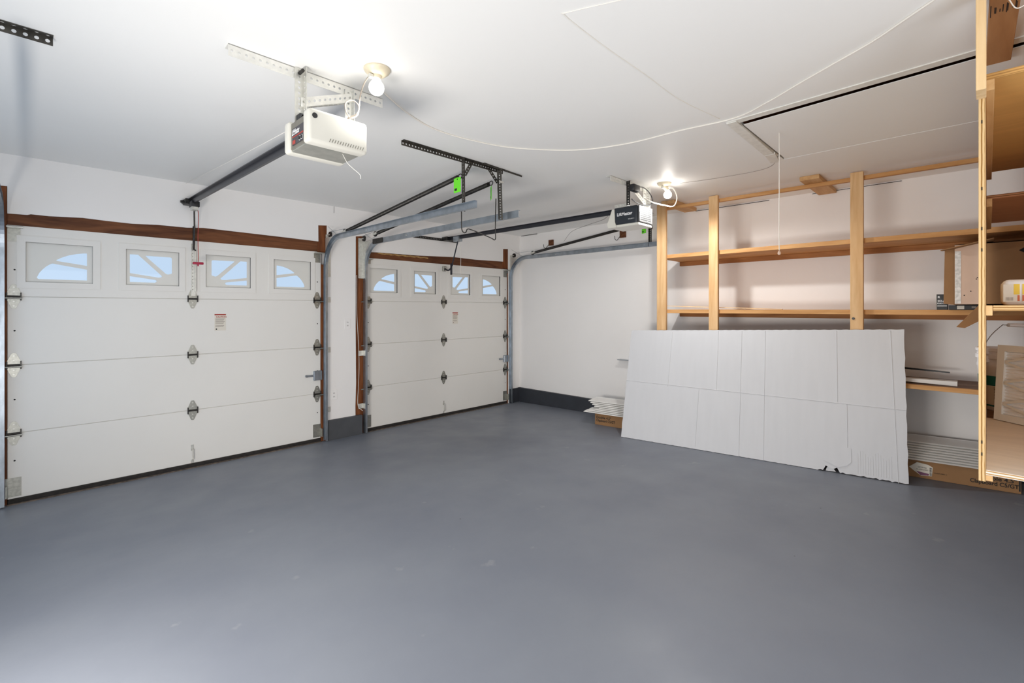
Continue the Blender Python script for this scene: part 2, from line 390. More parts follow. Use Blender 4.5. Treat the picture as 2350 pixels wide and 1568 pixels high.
struct(MB().box(W, W + .12, YB - .1, D + .15, -.05, H + .1).build('wall_right', M['wall']))
b = MB(); b.plate([(YB - .1, -.05), (D + .15, -.05), (D + .15, H + .1), (YB - .1, H + .1)], [[(.9, .4), (4.9, .4), (4.9, 2.3), (.9, 2.3)]], XL - .12, XL, lambda u, v, q: V((q, u, v)))  # unseen opening, invented to let the side fill light in
struct(b.build('wall_left', M['wall']))
b = MB(); b.plate([(XL, -.05), (W, -.05), (W, H + .1), (XL, H + .1)], [[(-.15, .14), (2.05, .14), (2.05, 2.2), (-.15, 2.2)]], YB - .12, YB, lambda u, v, q: V((u, q, v)))  # unseen opening, invented for the rear fill light
struct(b.build('wall_back', M['wall']))
# door wall: plasterboard cut roughly round the two openings
out = [(XL, -.05), (XL, H + .1), (W, H + .1), (W, -.05), (5.29, -.05), (5.288, 2.445), (5.171, 2.436), (5.171, 2.238), (4.6, 2.225), (4.2, 2.232), (3.6, 2.205), (2.98, 2.195), (2.8, 2.185),
       (2.798, 2.375), (2.705, 2.362), (2.703, 1.3), (2.709, .62), (2.70, .33), (2.705, -.05), (2.352, -.05), (2.356, 2.447), (2.255, 2.437), (2.257, 2.256), (1.95, 2.262), (1.5, 2.268), (1.15, 2.272), (1.02, 2.258), (.8, 2.256),
       (.62, 2.243), (.45, 2.245), (.3, 2.25), (.1, 2.236), (.0, 2.237), (-.02, 2.229), (-.126, 2.225), (-.126, 2.433), (-.19, 2.43), (-.19, -.05)]
b = MB(); b.plate(out, [], 5.244, 5.256, lambda u, v, q: V((u, q, v)))
fw = struct(b.build('wall_front', M['wall']))
b = MB(); b.box(XL, W, 5.31, 5.42, 2.3, H + .1); b.box(XL, -.16, 5.31, 5.42, -.05, 2.3); b.box(2.32, 2.81, 5.31, 5.42, -.05, 2.3); b.box(5.29, W, 5.31, 5.42, -.05, 2.3)
b.build('sheathing', M['wall'], fw)
b = MB()
b.tube([(2.437, 5.2435, 2.677), (2.436, 5.2435, 2.60)], .002, 5); b.build('joint_gap', M['shadow_black'], fw)
# wooden jambs and headers seen in the cut-outs
def trim(x0, x1, z0, z1, m): struct(MB().box(x0, x1, 5.258, 5.312, z0, z1, .002).build('trim_1', m))
trim(-.24, -.128, -.05, 2.46, M['post_wood']); trim(2.292, 2.40, -.05, 2.0, M['post_wood']); trim(2.25, 2.40, 2.13, 2.47, M['post_wood'])
trim(2.66, 2.832, -.05, 2.40, M['post_wood']); trim(5.272, 5.34, -.05, 2.06, M['post_wood']); trim(5.165, 5.34, 2.13, 2.47, M['post_wood'])
trim(-.128, 2.25, 2.142, 2.32, M['header']); trim(2.832, 5.165, 2.12, 2.28, M['header'])
# unseen boards added behind the door edges to keep the daylight out
struct(MB().box(-.2, -.08, 5.315, 5.33, 0, 2.2).build('daylight_stop', M['post_wood'])); struct(MB().box(2.24, 2.4, 5.315, 5.33, 0, 2.2).build('daylight_stop', M['post_wood']))
struct(MB().box(2.7, 2.88, 5.315, 5.33, 0, 2.2).build('daylight_stop', M['post_wood'])); struct(MB().box(5.22, 5.35, 5.315, 5.33, 0, 2.2).build('daylight_stop', M['post_wood']))
b = MB(); b.tube([(3.0 + i * .03, 5.254, 2.185 + .004 * math.sin(i * 1.7)) for i in range(26)], [.006 + .005 * abs(math.sin(i * 2.3)) for i in range(26)], 8); b.build('foam_bead', M['foam'], fw)
# painted concrete curbs
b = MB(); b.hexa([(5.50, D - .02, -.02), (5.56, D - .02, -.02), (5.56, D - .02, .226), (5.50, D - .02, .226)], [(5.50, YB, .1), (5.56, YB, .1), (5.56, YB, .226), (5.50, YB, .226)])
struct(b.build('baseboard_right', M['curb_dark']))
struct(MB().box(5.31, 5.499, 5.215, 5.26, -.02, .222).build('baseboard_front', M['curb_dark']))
struct(MB().box(2.35, 2.775, 5.205, 5.26, -.02, .228, .006).build('baseboard_front', M['curb']))
struct(MB().box(XL, -.2, 5.215, 5.26, -.02, .228).build('baseboard_front', M['curb']))

# ------------------------------------------------------------------ garage doors
ZS = [0.037, 0.540, 1.065, 1.593]
def rrect(u0, v0, u1, v1): return [(u0, v0), (u1, v0), (u1, v1), (u0, v1)]
def arc(cx, cy, r0, a0, a1, n): return [(cx + r0 * math.cos(R(a0 + (a1 - a0) * i / n)), cy + r0 * math.sin(R(a0 + (a1 - a0) * i / n))) for i in range(n + 1)]
# sunburst insert openings, as fractions of the window (first and second window, the others are mirrored)
INS_A = [[(.155, .115), (.19, .235), (.235, .325), (.29, .41), (.35, .475), (.385, .495), (.91, .375), (.91, .085), (.185, .085)],
         [(.435, .585), (.52, .66), (.62, .725), (.74, .775), (.86, .805), (.91, .805), (.91, .475), (.455, .565)]]
INS_B = [[(.075, .865), (.225, .865), (.675, .28), (.655, .245), (.60, .235), (.075, .335)],
         [(.36, .85), (.84, .845), (.865, .82), (.865, .37), (.79, .335), (.745, .355), (.37, .825)],
         [(.075, .25), (.55, .165), (.575, .125), (.54, .085), (.075, .085)]]
def mirror(hs): return [[(1 - u, v) for u, v in h][::-1] for h in hs]
INS = [INS_A, INS_B, mirror(INS_B), mirror(INS_A)]

def make_hinge(parent):
    h = MB()
    up = [(-.037, .008), (-.037, .03), (-.014, .086), (-.008, .092), (.008, .092), (.014, .086), (.037, .03), (.037, .008)]
    dn = [(u * .95, -v) for u, v in up][::-1]
    for pl in (up, dn): h.plate(pl, [], -.004, 0, lambda u, v, q: V((u, q, v)))
    o = h.build('hinge', M['hinge'], parent, True)
    k = MB(); k.cyl((-.041, -.012, 0), (.041, -.012, 0), .008, 10); k.box(-.041, -.034, -.02, 0, -.03, .03); k.box(.034, .041, -.02, 0, -.03, .03); k.build('knuckle', M['dark_metal'], o, True)
    for z in (.072, .038, -.038, -.072): MB().cyl((0, -.009, z), (0, -.003, z), .006, 8).build('bolt', M['galv_light'], o, True)
    return o
def place(o, x, y, z): o.location = (x, y, z); return o

def garage_door(name, xl, xr, ztop, wins, zw, cx, hx, label_x, latch_z, lab):
    Y = 5.262
    d = bpy.data.objects.new(name, None); COL.objects.link(d); d.location = ((xl + xr) / 2, Y, ZS[0]); struct(d)
    tag(d, lab, 'garage door')
    tops = ZS[1:] + [ztop]
    for i in range(4):
        p = MB(); z0, z1 = ZS[i], tops[i]
        holes = [rrect(a, zw[0], c, zw[1]) for a, c in wins] if i == 3 else []
        if i < 3: p.box(xl, xr, Y, Y + .045, z0 + .0012, z1 - .0012, .004, 1)
        else: p.plate([(xl, z0 + .0012), (xr, z0 + .0012), (xr, z1), (xl, z1)], holes, Y, Y + .045, lambda u, v, q: V((u, q, v)))
        p.build('panel', M['door'], d)
        if i < 3: MB().box(xl + .01, xr - .01, Y + .012, Y + .04, z1 - .02, z1 + .02).build('seam_tongue', M['door'], d)
    MB().box(xl, xr, Y - .004, Y + .05, -.02, ZS[0], .006).build('bottom_seal', M['dark_seal'], d)
    for k, (a, c) in enumerate(wins):
        f = MB(); f.plate(rrect(a - .048, zw[0] - .048, c + .048, zw[1] + .048), [rrect(a, zw[0], c, zw[1])], Y - .007, Y + .03, lambda u, v, q: V((u, q, v)))
        fo = f.build('window_frame', M['door'], d)
        ins = MB(); ww, hh = c - a, zw[1] - zw[0]
        ins.plate(rrect(a - .004, zw[0] - .004, c + .004, zw[1] + .004), [[(a + u * ww, zw[0] + v * hh) for u, v in h] for h in INS[k]], Y + .014, Y + .02, lambda u, v, q: V((u, q, v)))
        ins.build('sunburst_insert', M['plastic_white'], fo)
        MB().box(a - .01, c + .01, Y + .036, Y + .039, zw[0] - .01, zw[1] + .01).build('pane', M['glass'], fo)
    first = None; stems = []
    for x, edge in ((hx[0], -1), (hx[1], 0), (hx[2], 1)):
        for z in tops[:3]:
            if first is None: first = make_hinge(d); h = first
            else: h = copy_tree(first, d)
            h.location = V((x, Y, z)) - d.location
            if edge: stems.append((h, edge))
    for h, edge in stems: MB().cyl((-.03 if edge > 0 else -.10, -.024, -.012), (.10 if edge > 0 else .045, -.024, -.012), .0065, 10).build('roller_stem', M['hinge'], h, True)
    # top roller fixtures and bottom corner plates
    for x, e in ((hx[0], -1), (hx[2], 1)):
        t = MB(); t.box(x - .035, x + .035, Y - .004, Y, ztop - .125, ztop - .02); t.box(x - .035, x + .035, Y - .045, Y, ztop - .028, ztop - .023)
        t.build('top_fixture', M['hinge'], d)
        MB().cyl((x - .04, Y - .035, ztop - .018), (x + e * .1 if e > 0 else x + .05, Y - .035, ztop - .018), .0075, 10).build('roller_stem', M['galv_light'], d)
        t = MB(); t.box(x - .045, x + .04, Y - .005, Y, .055, .20); t.box(x + e * .04 - .004, x + e * .04 + .004, Y - .05, Y, .06, .15); t.build('bottom_fixture', M['hinge'], d)
        for z in (.33, .80, 1.33, 1.80):
            MB().cyl((x + .004, Y - .0015, z), (x + .004, Y + .001, z), .006, 8).build('screw_hole', M['shadow_black'], d)
    # lift handle
    g = MB(); g.tube([(cx, Y - .004, .178), (cx + .002, Y - .024, .172), (cx + .002, Y - .026, .082), (cx, Y - .004, .074)], .006, 8); g.box(cx - .012, cx + .012, Y - .004, Y, .16, .215, .002); g.box(cx - .012, cx + .012, Y - .004, Y, .04, .075, .002)
    g.build('lift_handle', M['galv_light'], d)
    # slide latch
    x = hx[2]
    g = MB(); g.box(x - .045, x + .05, Y - .03, Y, latch_z - .055, latch_z + .05, .004); lo = g.build('slide_latch', M['galv'], d)
    g = MB(); g.box(x - .125, x - .04, Y - .022, Y - .01, latch_z - .012, latch_z + .01, .003); g.cyl((x - .122, Y - .03, latch_z), (x - .122, Y - .005, latch_z), .014, 10); g.build('latch_bolt', M['galv'], lo)
    # warning label
    l0, l1 = label_x, label_x + .098
    lo = MB().box(l0, l1, Y - .0012, Y, 1.285, 1.445).build('warning_label', M['paper'], d)
    MB().box(l0, l1, Y - .002, Y - .001, 1.435, 1.447).build('label_stripe', M['red_ink'], lo)
    text('CAUTION', .020, (l0 + .012, Y - .0016, 1.412), (1, 0, 0), (0, 0, 1), M['red_ink'], lo, bold=.0006)
    g = MB()
    for i in range(9):
        if i == 6: continue
        z = 1.402 - i * .0098; g.box(l0 + .008, l1 - .010 - .006 * (i % 3), Y - .0016, Y - .0008, z - .0024, z + .0014)
    q = g.build('printed_text', M['grey_ink'], lo); q['kind'] = 'stuff'
    g = MB(); g.cyl((l0 + .016, Y - .002, 1.30), (l0 + .016, Y - .001, 1.30), .006, 10); g.build('label_mark', M['black_ink'], lo)
    return d
WIN1 = [(-.029, .362), (.577, .961), (1.173, 1.566), (1.788, 2.177)]
WIN2 = [(2.893, 3.283), (3.53, 3.887), (4.144, 4.507), (4.739, 5.123)]
d1 = garage_door('door_1', -.127, 2.29, 2.143, WIN1, (1.708, 2.020), 1.066, (-.092, 1.067, 2.248), 1.247, .752, 'nearer white sectional garage door with the metal strut and a red cord handle')
d2 = garage_door('door_2', 2.833, 5.27, 2.122, WIN2, (1.697, 2.000), 4.021, (2.872, 4.021, 5.229), 4.178, .715, 'farther white sectional garage door beside the long white side wall')
# strut for the opener arm on the nearer door
b = MB(); b.box(1.055, 1.091, 5.252, 5.262, 1.62, 2.112, .001); b.box(1.080, 1.091, 5.235, 5.262, 1.66, 2.112)
st = b.build('strut', M['galv_light'], d1)
for i in range(14): MB().cyl((1.066, 5.2505, 1.68 + i * .031), (1.066, 5.2525, 1.68 + i * .031), .004, 6).build('punched_hole', M['opener_grey'], st)

# threshold strips left on the slab in front of the doors
for x0, x1, nm in ((-.127, 2.29, 'pale worn threshold strip under the nearer garage door'), (2.833, 5.27, 'pale worn threshold strip under the farther garage door')):
    o = MB().box(x0, x1, 5.222, 5.25, .0, .006, .001).build('threshold_strip', M['threshold']); tag(o, nm, 'threshold', 'threshold strips')

# ------------------------------------------------------------------ tracks
def door_track(x, inner, label, zh, yend, brackets, splice=False):
    t = thing('door_track', label, 'door track', (x, 5.2, 0.0), 'garage door tracks')
    yv, rad = 5.205, .32
    path, fr = [], []
    def add(y, z, ny, nz): path.append((x, y, z)); fr.append(((inner, 0, 0), (0, ny, nz)))
    z0 = .012
    add(yv, z0, 1, 0); add(yv, zh - rad, 1, 0)
    for i in range(1, 14):
        a = R(90 * i / 14); add(yv - rad + rad * math.cos(a), zh - rad + rad * math.sin(a), math.cos(a), math.sin(a))
    add(yv - rad, zh, 0, 1); add(yend, zh, 0, 1)
    h, w, th = .028, .026, .0022
    sec = [(0, -h), (w, -h), (w, -h + th), (th, -h + th), (th, h - th), (w, h - th), (w, h), (0, h)]
    MB().sweep(sec, path, fr).build('rail', M['galv'], t)
    for z in brackets:
        b = MB(); b.box(x - inner * .003, x, yv - .02, 5.243, z - .03, z + .03); b.box(min(x, x - inner * .06), max(x, x - inner * .06), 5.238, 5.243, z - .03, z + .03)
        b.build('jamb_bracket', M['galv_light'], t)
    # flag bracket with the lift pulley at the top corner
    b = MB(); b.plate([(5.243, zh - .42), (5.243, zh + .02), (5.05, zh + .02), (5.16, zh - .08), (5.19, zh - .2), (5.19, zh - .42)], [], x - inner * .004, x - inner * .001, lambda u, v, q: V((q, u, v)))
    b.box(min(x - inner * .004, x - inner * .06), max(x - inner * .004, x - inner * .06), 5.238, 5.243, zh - .42, zh + .06)
    b.build('flag_bracket', M['galv_light'], t)
    px = x - inner * .024
    b = MB(); b.cyl((px - .008, 5.17, zh + .052), (px + .008, 5.17, zh + .052), .034, 20); po = b.build('pulley', M['dark_metal'], t)
    MB().box(px - .012, px + .012, 5.165, 5.243, zh + .046, zh + .058).build('pulley_arm', M['galv_light'], po)
    if splice:
        MB().box(x - inner * .006, x - inner * .001, yv - rad - .10, yv - rad + .12, zh - .03, zh + .03, .002).build('splice_plate', M['dark_metal'], t)
    MB().cyl((x - .01, 4.3, zh), (x + .01, 4.3, zh), .006, 8).build('bolt', M['galv_light'], t)
    return t
door_track(-.165, 1, 'galvanised door track at the outer jamb of the nearer garage door', 2.28, 2.70, (.35, 1.0, 1.6))
door_track(2.335, -1, 'galvanised door track on the white pier beside the nearer garage door', 2.282, 2.645, (.35, 1.03, 1.6))
door_track(2.795, 1, 'galvanised door track rising beside the bare brown jamb of the pier', 2.283, 2.655, (.33, .965), True)
door_track(5.318, -1, 'galvanised door track running along the white side wall', 2.287, 2.67, (.35, .75, 1.55))

# ------------------------------------------------------------------ springs
L0 = 1.86
def make_spring(label):
    t = thing('extension_spring', label, 'spring', (0, 0, 0), 'door springs')
    n = 250; path, rad = [], []
    for i in range(n * 2 + 1):
        q = i / (n * 2); path.append((q * L0, 0, 0)); rad.append(.0195 if i % 2 == 0 else .0165)
    MB().tube(path, rad, 10).build('coil', M['dark_metal'], t, True)
    for e, x in ((-1, 0), (1, L0)):
        pts = [(x, 0, .012)] + [(x + e * (.03 + .022 * math.sin(R(a))), 0, .018 * math.cos(R(a))) for a in range(10, 300, 30)]
        MB().tube(bez(pts, 4), .004, 6).build('hook', M['dark_metal'], t, True)
    b = MB(); b.cyl((L0 + .07, -.008, 0), (L0 + .07, .008, 0), .03, 18); po = b.build('pulley', M['dark_metal'], t, True)
    b = MB(); b.box(L0 + .02, L0 + .10, -.016, -.011, -.014, .014); b.box(L0 + .02, L0 + .10, .011, .016, -.014, .014); b.build('pulley_fork', M['galv_light'], po, True)
    return t
def aim(o, a, c):
    a, c = V(a), V(c); d = (c - a).normalized(); y = V((0, 0, 1)).cross(d).normalized(); z = d.cross(y)
    o.rotation_euler = Matrix((d, y, z)).transposed().to_euler(); o.location = a
spr = [('dark extension spring above the track on the pier beside the nearer door', 2.352), ('dark extension spring slung under the hanger beside the track with the splice plate', 2.775), ('dark extension spring above the track along the side wall', 5.335)]
s0 = make_spring(spr[0][0]); springs = [s0]
for i in (1, 2):
    c = copy_tree(s0); c['label'] = spr[i][0]; springs.append(c)
aim(springs[0], (2.36, 2.905, 2.538), (2.36, 4.74, 2.335)); aim(springs[1], (2.772, 2.99, 2.578), (2.772, 4.82, 2.37)); aim(springs[2], (5.345, 2.86, 2.575), (5.345, 4.70, 2.358))
# lift cables from pulley to pulley
for x, zt, ys_, zs_, lab in ((2.36, 2.334, 4.80, 2.33, 'thin steel lift cable of the spring nearest the white pier'), (2.772, 2.335, 4.88, 2.363, 'thin steel lift cable of the spring by the splice plate'), (5.345, 2.339, 4.76, 2.352, 'thin steel lift cable of the spring by the side wall')):
    b = MB(); b.tube([(x, ys_, zs_ + .03), (x, 5.17, zt + .034)], .0022, 6); b.tube([(x, ys_, zs_ - .03), (x, 5.0, zt - .02), (x, 5.23, zt + .10)], .0022, 6)
    tag(b.build('lift_cable', M['galv']), lab, 'cable', 'lift cables')

# ------------------------------------------------------------------ hangers of perforated angle
t = thing('track_hanger', 'dark perforated steel hanger holding the two tracks above the pier', 'hanger', (2.4, 2.84, H))
b = MB(); b.angle((1.807, 2.845, H - .002), (2.80, 2.845, H - .002), (0, -1, 0), (0, 0, -1), .032, pitch=.026, r=.006); ca = b.build('ceiling_angle', M['angle_dark'], t)
MB().angle((2.55, 2.80, H - .002), (3.03, 2.835, H - .002), (0, 0, -1), (0, 1, 0), .014, pitch=.03, r=.003).build('ceiling_strap', M['angle_dark'], t)
MB().angle((2.345, 2.84, H - .005), (2.349, 2.84, 2.262), (0, -1, 0), (1, 0, 0), .032, pitch=.026, r=.006).build('drop_angle', M['angle_dark'], t)
MB().angle((2.725, 2.835, H - .005), (2.742, 2.835, 2.245), (0.75, -.66, 0), (-.75, -.66, 0), .036, pitch=.022, r=.006).build('drop_angle', M['angle_dark'], t)
MB().perf((2.43, 2.836, 2.665), (-.075, 0, -.12), (0.85, 0, -.53), (0, -1, 0), .13, .03, pitch=.026, r=.006).build('brace', M['angle_dark'], t)
MB().perf((2.60, 2.838, 2.66), (.115, 0, -.11), (.7, 0, .7), (0, -1, 0), .165, .03, pitch=.026, r=.006).build('brace', M['angle_dark'], t)
MB().box(2.715, 2.755, 2.79, 2.80, 2.545, 2.562).build('clip', M['galv_light'], t)
t = thing('ceiling_bracket', 'dark perforated angle strip alone on the ceiling near the first door', 'bracket', (0, 2.85, H))
MB().angle((-.50, 2.855, H - .002), (.067, 2.855, H - .002), (0, -1, 0), (0, 0, -1), .034, pitch=.034, r=.008).build('ceiling_angle', M['angle_dark'], t)
t = thing('track_hanger', 'short black perforated drop holding the track along the side wall', 'hanger', (5.33, 2.835, H))
MB().angle((5.34, 2.84, H - .003), (5.34, 2.84, 2.262), (0, -1, 0), (-1, 0, 0), .03, pitch=.024, r=.006).build('drop_angle', M['dark_metal'], t)
MB().box(5.30, 5.36, 2.80, 2.86, H - .008, H - .001).build('foot_plate', M['dark_metal'], t)

t = thing('opener_hanger', 'white painted perforated angle hanger above the nearer opener', 'hanger', (1.0, 2.34, H))
MB().angle((.61, 2.352, H - .002), (1.376, 2.358, H - .002), (0, 0, -1), (0, 1, 0), .052, pitch=.030, r=.0065).build('ceiling_angle', M['painted_angle'], t)
MB().angle((.935, 2.345, H - .005), (.935, 2.345, 2.405), (-1, 0, 0), (0, -1, 0), .042, pitch=.026, r=.0065).build('drop_angle', M['galv_light'], t)
MB().angle((1.185, 2.345, H - .03), (1.185, 2.345, 2.405), (-1, 0, 0), (0, -1, 0), .036, pitch=.026, r=.0065).build('drop_angle', M['painted_angle'], t)
b = MB(); b.perf((.92, 2.338, 2.485), (.26, 0, .105), (0, 0, 1), (0, -1, 0), .285, .045, pitch=.028, r=.0065); b.perf((.92, 2.338, 2.485), (.26, 0, .105), (0, 1, 0), (0, 0, -1), .285, .03, pitch=.028, r=.0065); b.build('cross_brace', M['painted_angle'], t)
for p in ((.915, 2.30, 2.648), (.917, 2.30, 2.425)): MB().cyl(p, (p[0], p[1] + .045, p[2]), .009, 6).build('bolt', M['dark_metal'], t)

t = thing('opener_hanger', 'bright perforated angle hanger above the farther opener beside the bulb', 'hanger', (3.98, 2.26, H))
MB().angle((3.57, 2.272, H - .002), (4.25, 2.262, H - .002), (0, 0, -1), (0, 1, 0), .045, pitch=.028, r=.006).build('ceiling_angle', M['painted_angle'], t)
MB().angle((3.825, 2.265, H - .005), (3.825, 2.265, 2.45), (1, 0, 0), (0, -1, 0), .038, pitch=.026, r=.006).build('drop_angle', M['dark_metal'], t)
MB().angle((4.165, 2.255, H - .005), (4.165, 2.255, 2.45), (-1, 0, 0), (0, -1, 0), .05, pitch=.026, r=.006).build('drop_angle', M['painted_angle'], t)
MB().perf((3.90, 2.25, 2.60), (.24, 0, -.11), (0, 0, 1), (0, -1, 0), .26, .05, pitch=.028, r=.006).build('cross_brace', M['painted_angle'], t)

# ------------------------------------------------------------------ openers
def curved_face(m, x0, x1, y0, y1, z0, z1, bulge, e, n=8):
    """a lens cover bulging by `bulge` towards e (+1/-1 along y)"""
    pts = []
    for i in range(n + 1):
        q = i / n; z = z0 + (z1 - z0) * q; pts.append((z, bulge * (math.sin(math.pi * min(1, max(0, .06 + .88 * q))) ** .45)))
    vs, fs = [], []
    xs = [x0, x0 + .008, x0 + .02, x1 - .02, x1 - .008, x1]; fx = [.35, .8, 1, 1, .8, .35]
    for x, f in zip(xs, fx):
        for z, d in pts: vs.append((x, (y1 if e > 0 else y0) + e * d * f, z))
    k = n + 1
    for i in range(len(xs) - 1):
        for j in range(n): fs.append((i * k + j, i * k + j + 1, (i + 1) * k + j + 1, (i + 1) * k + j))
    m.add(vs, fs, True)

# nearer opener
X0, X1, Y0, Y1, Z0, Z1 = .872, 1.135, 2.165, 2.335, 2.252, 2.388
op = thing('garage_door_opener', 'nearer white garage door opener with a grey lettered side and black rail', 'door opener', ((X0 + X1) / 2, 2.25, Z0), 'garage door openers')
MB().box(X0, X1, Y0, Y1, Z0 + .006, Z1, .004).build('casing', M['opener_grey'], op)
b = MB(); b.box(X0 + .004, X1 - .004, Y0 + .004, Y1 - .004, Z0, Z0 + .008); b.build('base_plate', M['chassis'], op)
cpn = MB().box(X0 - .003, X0, Y0 + .012, Y1 - .025, Z0 + .022, Z1 - .035).build('control_panel', M['panel_grey'], op)
A, B_ = (0, -1, 0), (0, 0, 1)
text('LiftMaster', .037, (X0 - .0036, Y1 - .022, Z0 + .070), A, B_, M['white_ink'], cpn, bold=.0009, sx=.58)
MB().box(X0 - .0042, X0 - .003, Y0 + .016, Y1 - .030, Z0 + .058, Z0 + .0625).build('stripe', M['red_ink'], cpn)
for y in (Y0 + .03, Y0 + .055):
    b = MB(); b.cyl((X0 - .008, y, Z0 + .038), (X0, y, Z0 + .038), .008, 12); b.build('adjusting_knob', M['black'], cpn)
    MB().lathe([(.0085, 0), (.0115, 0)], (0, 0, 0), 12).build('knob_ring', M['white_ink'], cpn, True).matrix_local = Matrix.Translation(V((X0 - .0042, y, Z0 + .038)) - op.location) @ Matrix.Rotation(R(90), 4, 'Y')
MB().box(X0 - .0038, X0 - .003, Y1 - .062, Y1 - .030, Z0 + .026, Z0 + .044).build('warning_patch', M['red_ink'], cpn)
# lens covers at the two ends
def lens(y0, y1, e, nm):
    b = MB(); b.box(X0 - .012, X1 + .012, y0, y1, Z0 - .004, Z1 + .012, .016, 4); return b.build(nm, M['lens'], op)
ln = lens(2.102, 2.168, -1, 'light_lens')
g = MB()
for i in range(14): g.tube([(.955 + i * .0125, 2.1005, Z0 + .012), (.961 + i * .0125, 2.1005, Z0 + .027)], .0016, 5)
q = g.build('lens_slots', M['opener_grey'], ln); q['kind'] = 'stuff'
MB().cyl((.888, 2.0995, Z1 - .022), (.888, 2.112, Z1 - .022), .012, 14).build('lens_notch', M['black'], ln)
ln2 = lens(2.332, 2.392, 1, 'light_lens')
MB().box(.90, .955, 2.30, 2.36, Z1, 2.44, .002).build('mounting_strap', M['black'], op); MB().box(1.13, 1.18, 2.30, 2.36, Z1 - .01, 2.43, .002).build('mounting_strap', M['black'], op)
b = MB(); b.box(X0 + .05, X0 + .15, 2.2, 2.23, Z1, Z1 + .02, .006, 2); b.tube(bez([(X0 + .15, 2.21, Z1 + .015), (X0 + .2, 2.2, Z1 + .02), (X0 + .25, 2.19, Z1 + .006)]), .0025, 6); b.build('terminal_clip', M['plastic_white'], op)
RX = 1.035
def t_rail(m, a, c, w=.05, h=.045):
    a, c = V(a), V(c); d = (c - a).normalized(); s_ = d.cross(V((0, 0, 1))).normalized(); u = s_.cross(d)
    sec = [(-w / 2, h / 2), (w / 2, h / 2), (w / 2, h / 2 - .006), (.008, h / 2 - .010), (.008, -h / 2), (-.008, -h / 2), (-.008, h / 2 - .010), (-w / 2, h / 2 - .006)]
    m.sweep(sec, [a, c], [(s_, u)] * 2)
b = MB(); t_rail(b, (RX, 2.24, 2.415), (RX, 5.19, 2.487), .058, .05); rl = b.build('rail', M['rail_black'], op)
b = MB(); b.box(RX - .05, RX + .02, 5.13, 5.243, 2.462, 2.512, .004); b.box(RX - .06, RX - .02, 5.18, 5.24, 2.475, 2.50); b.cyl((RX - .075, 5.2, 2.487), (RX + .03, 5.2, 2.487), .012, 10); b.build('header_bracket', M['dark_metal'], op)
tr = MB().box(RX - .025, RX + .04, 5.02, 5.12, 2.425, 2.475, .005, 2).build('trolley', M['black'], op)
MB().box(RX - .02, RX + .03, 5.03, 5.10, 2.395, 2.43, .003).build('release_lever', M['galv_light'], tr)
b = MB(); b.tube([(1.045, 5.09, 2.43), (1.062, 5.16, 2.24)], .007, 6); b.box(1.056, 1.07, 5.19, 5.21, 2.05, 2.27, .002, 1); b.tube([(1.062, 5.16, 2.26), (1.066, 5.205, 2.06), (1.085, 5.24, 2.05)], .008, 6); b.build('door_arm', M['dark_metal'], op)
b = MB(); b.tube(bez([(1.06, 5.06, 2.43), (1.072, 5.06, 2.35), (1.07, 5.07, 2.15), (1.075, 5.075, 1.93)]), .003, 6); rc = b.build('release_cord', M['red_ink'], op)
b = MB(); b.box(1.03, 1.115, 5.065, 5.085, 1.905, 1.928, .006, 2); b.cyl((1.072, 5.075, 1.89), (1.072, 5.075, 1.91), .006, 8); b.build('release_handle', M['red'], rc)

# farther opener
U0, U1, T0, T1, Q0, Q1 = 3.885, 4.14, 2.175, 2.43, 2.292, 2.455
op2 = thing('garage_door_opener', 'farther garage door opener with a dark navy lettered side', 'door opener', ((U0 + U1) / 2, 2.3, Q0), 'garage door openers')
b = MB(); b.box(U0, U1 - .01, T0 + .012, T1, Q0, Q1, .006, 2); b.build('casing', M['navy'], op2)
sd = MB().box(U0 - .004, U0, T0 + .035, T1 - .01, Q0 + .006, Q1 - .006, .002).build('side_cover', M['navy'], op2)
text('LiftMaster', .042, (U0 - .0048, T1 - .03, Q0 + .082), A, B_, M['white_ink'], sd, bold=.0009, sx=.95)
text('SECURITY+', .013, (U0 - .0048, T0 + .105, Q0 + .038), A, B_, M['white_ink'], sd)
b = MB(); b.box(U0 + .01, U1, T0 - .004, T0 + .014, Q0 + .008, Q1 - .004, .003); bk = b.build('rear_plate', M['silver'], op2)
for i in range(7): MB().box(U0 + .03, U1 - .03, T0 - .0055, T0 - .003, Q0 + .03 + i * .017, Q0 + .037 + i * .017).build('vent_slot', M['shadow_black'], bk)
b = MB(); b.plate([(T1 - .005, Q1 - .012), (T1 + .018, Q1 - .012), (T1 + .045, Q1 - .08), (T1 + .075, Q0 + .012), (T1 + .06, Q0 - .02), (T1 - .03, Q0 - .022), (T1 - .012, Q0 + .03)], [], U0 - .012, U1, lambda u, v, q: V((q, u, v))); b.build('light_lens', M['lens'], op2)
b = MB(); b.box(U0 - .004, U1, T0, T1 + .02, Q0 - .022, Q0 + .002, .004); b.build('base_plate', M['lens'], op2)
b = MB(); b.tube(bez([(4.02, T0 - .01, Q0 + .02), (4.05, T0 - .03, Q0 - .0), (4.09, T0 - .03, Q0 - .02), (4.12, T0 - .01, Q0 - .035)]), .004, 6); b.build('antenna_wire', M['dark_metal'], op2)
MB().perf((U0 + .02, 2.44, Q1 + .005), (0, -1, 0), (0, 0, 1), (1, 0, 0), .16, .03, pitch=.03, r=.006).build('rail_bracket', M['galv_light'], op2)
b = MB(); t_rail(b, (4.03, 2.43, 2.452), (4.03, 5.18, 2.462), .05, .048); b.build('rail', M['rail_black'], op2)
hb = MB(); hb.perf((3.50, 5.236, 2.435), (1, 0, 0.0), (0, 0, 1), (0, -1, 0), .76, .035, pitch=.026, r=.006); hb.box(3.97, 4.09, 5.12, 5.236, 2.435, 2.487, .004); hb.build('header_bracket', M['dark_metal'], op2)
tr = MB().box(3.995, 4.065, 4.90, 5.02, 2.405, 2.475, .006, 2).build('trolley', M['galv'], op2)
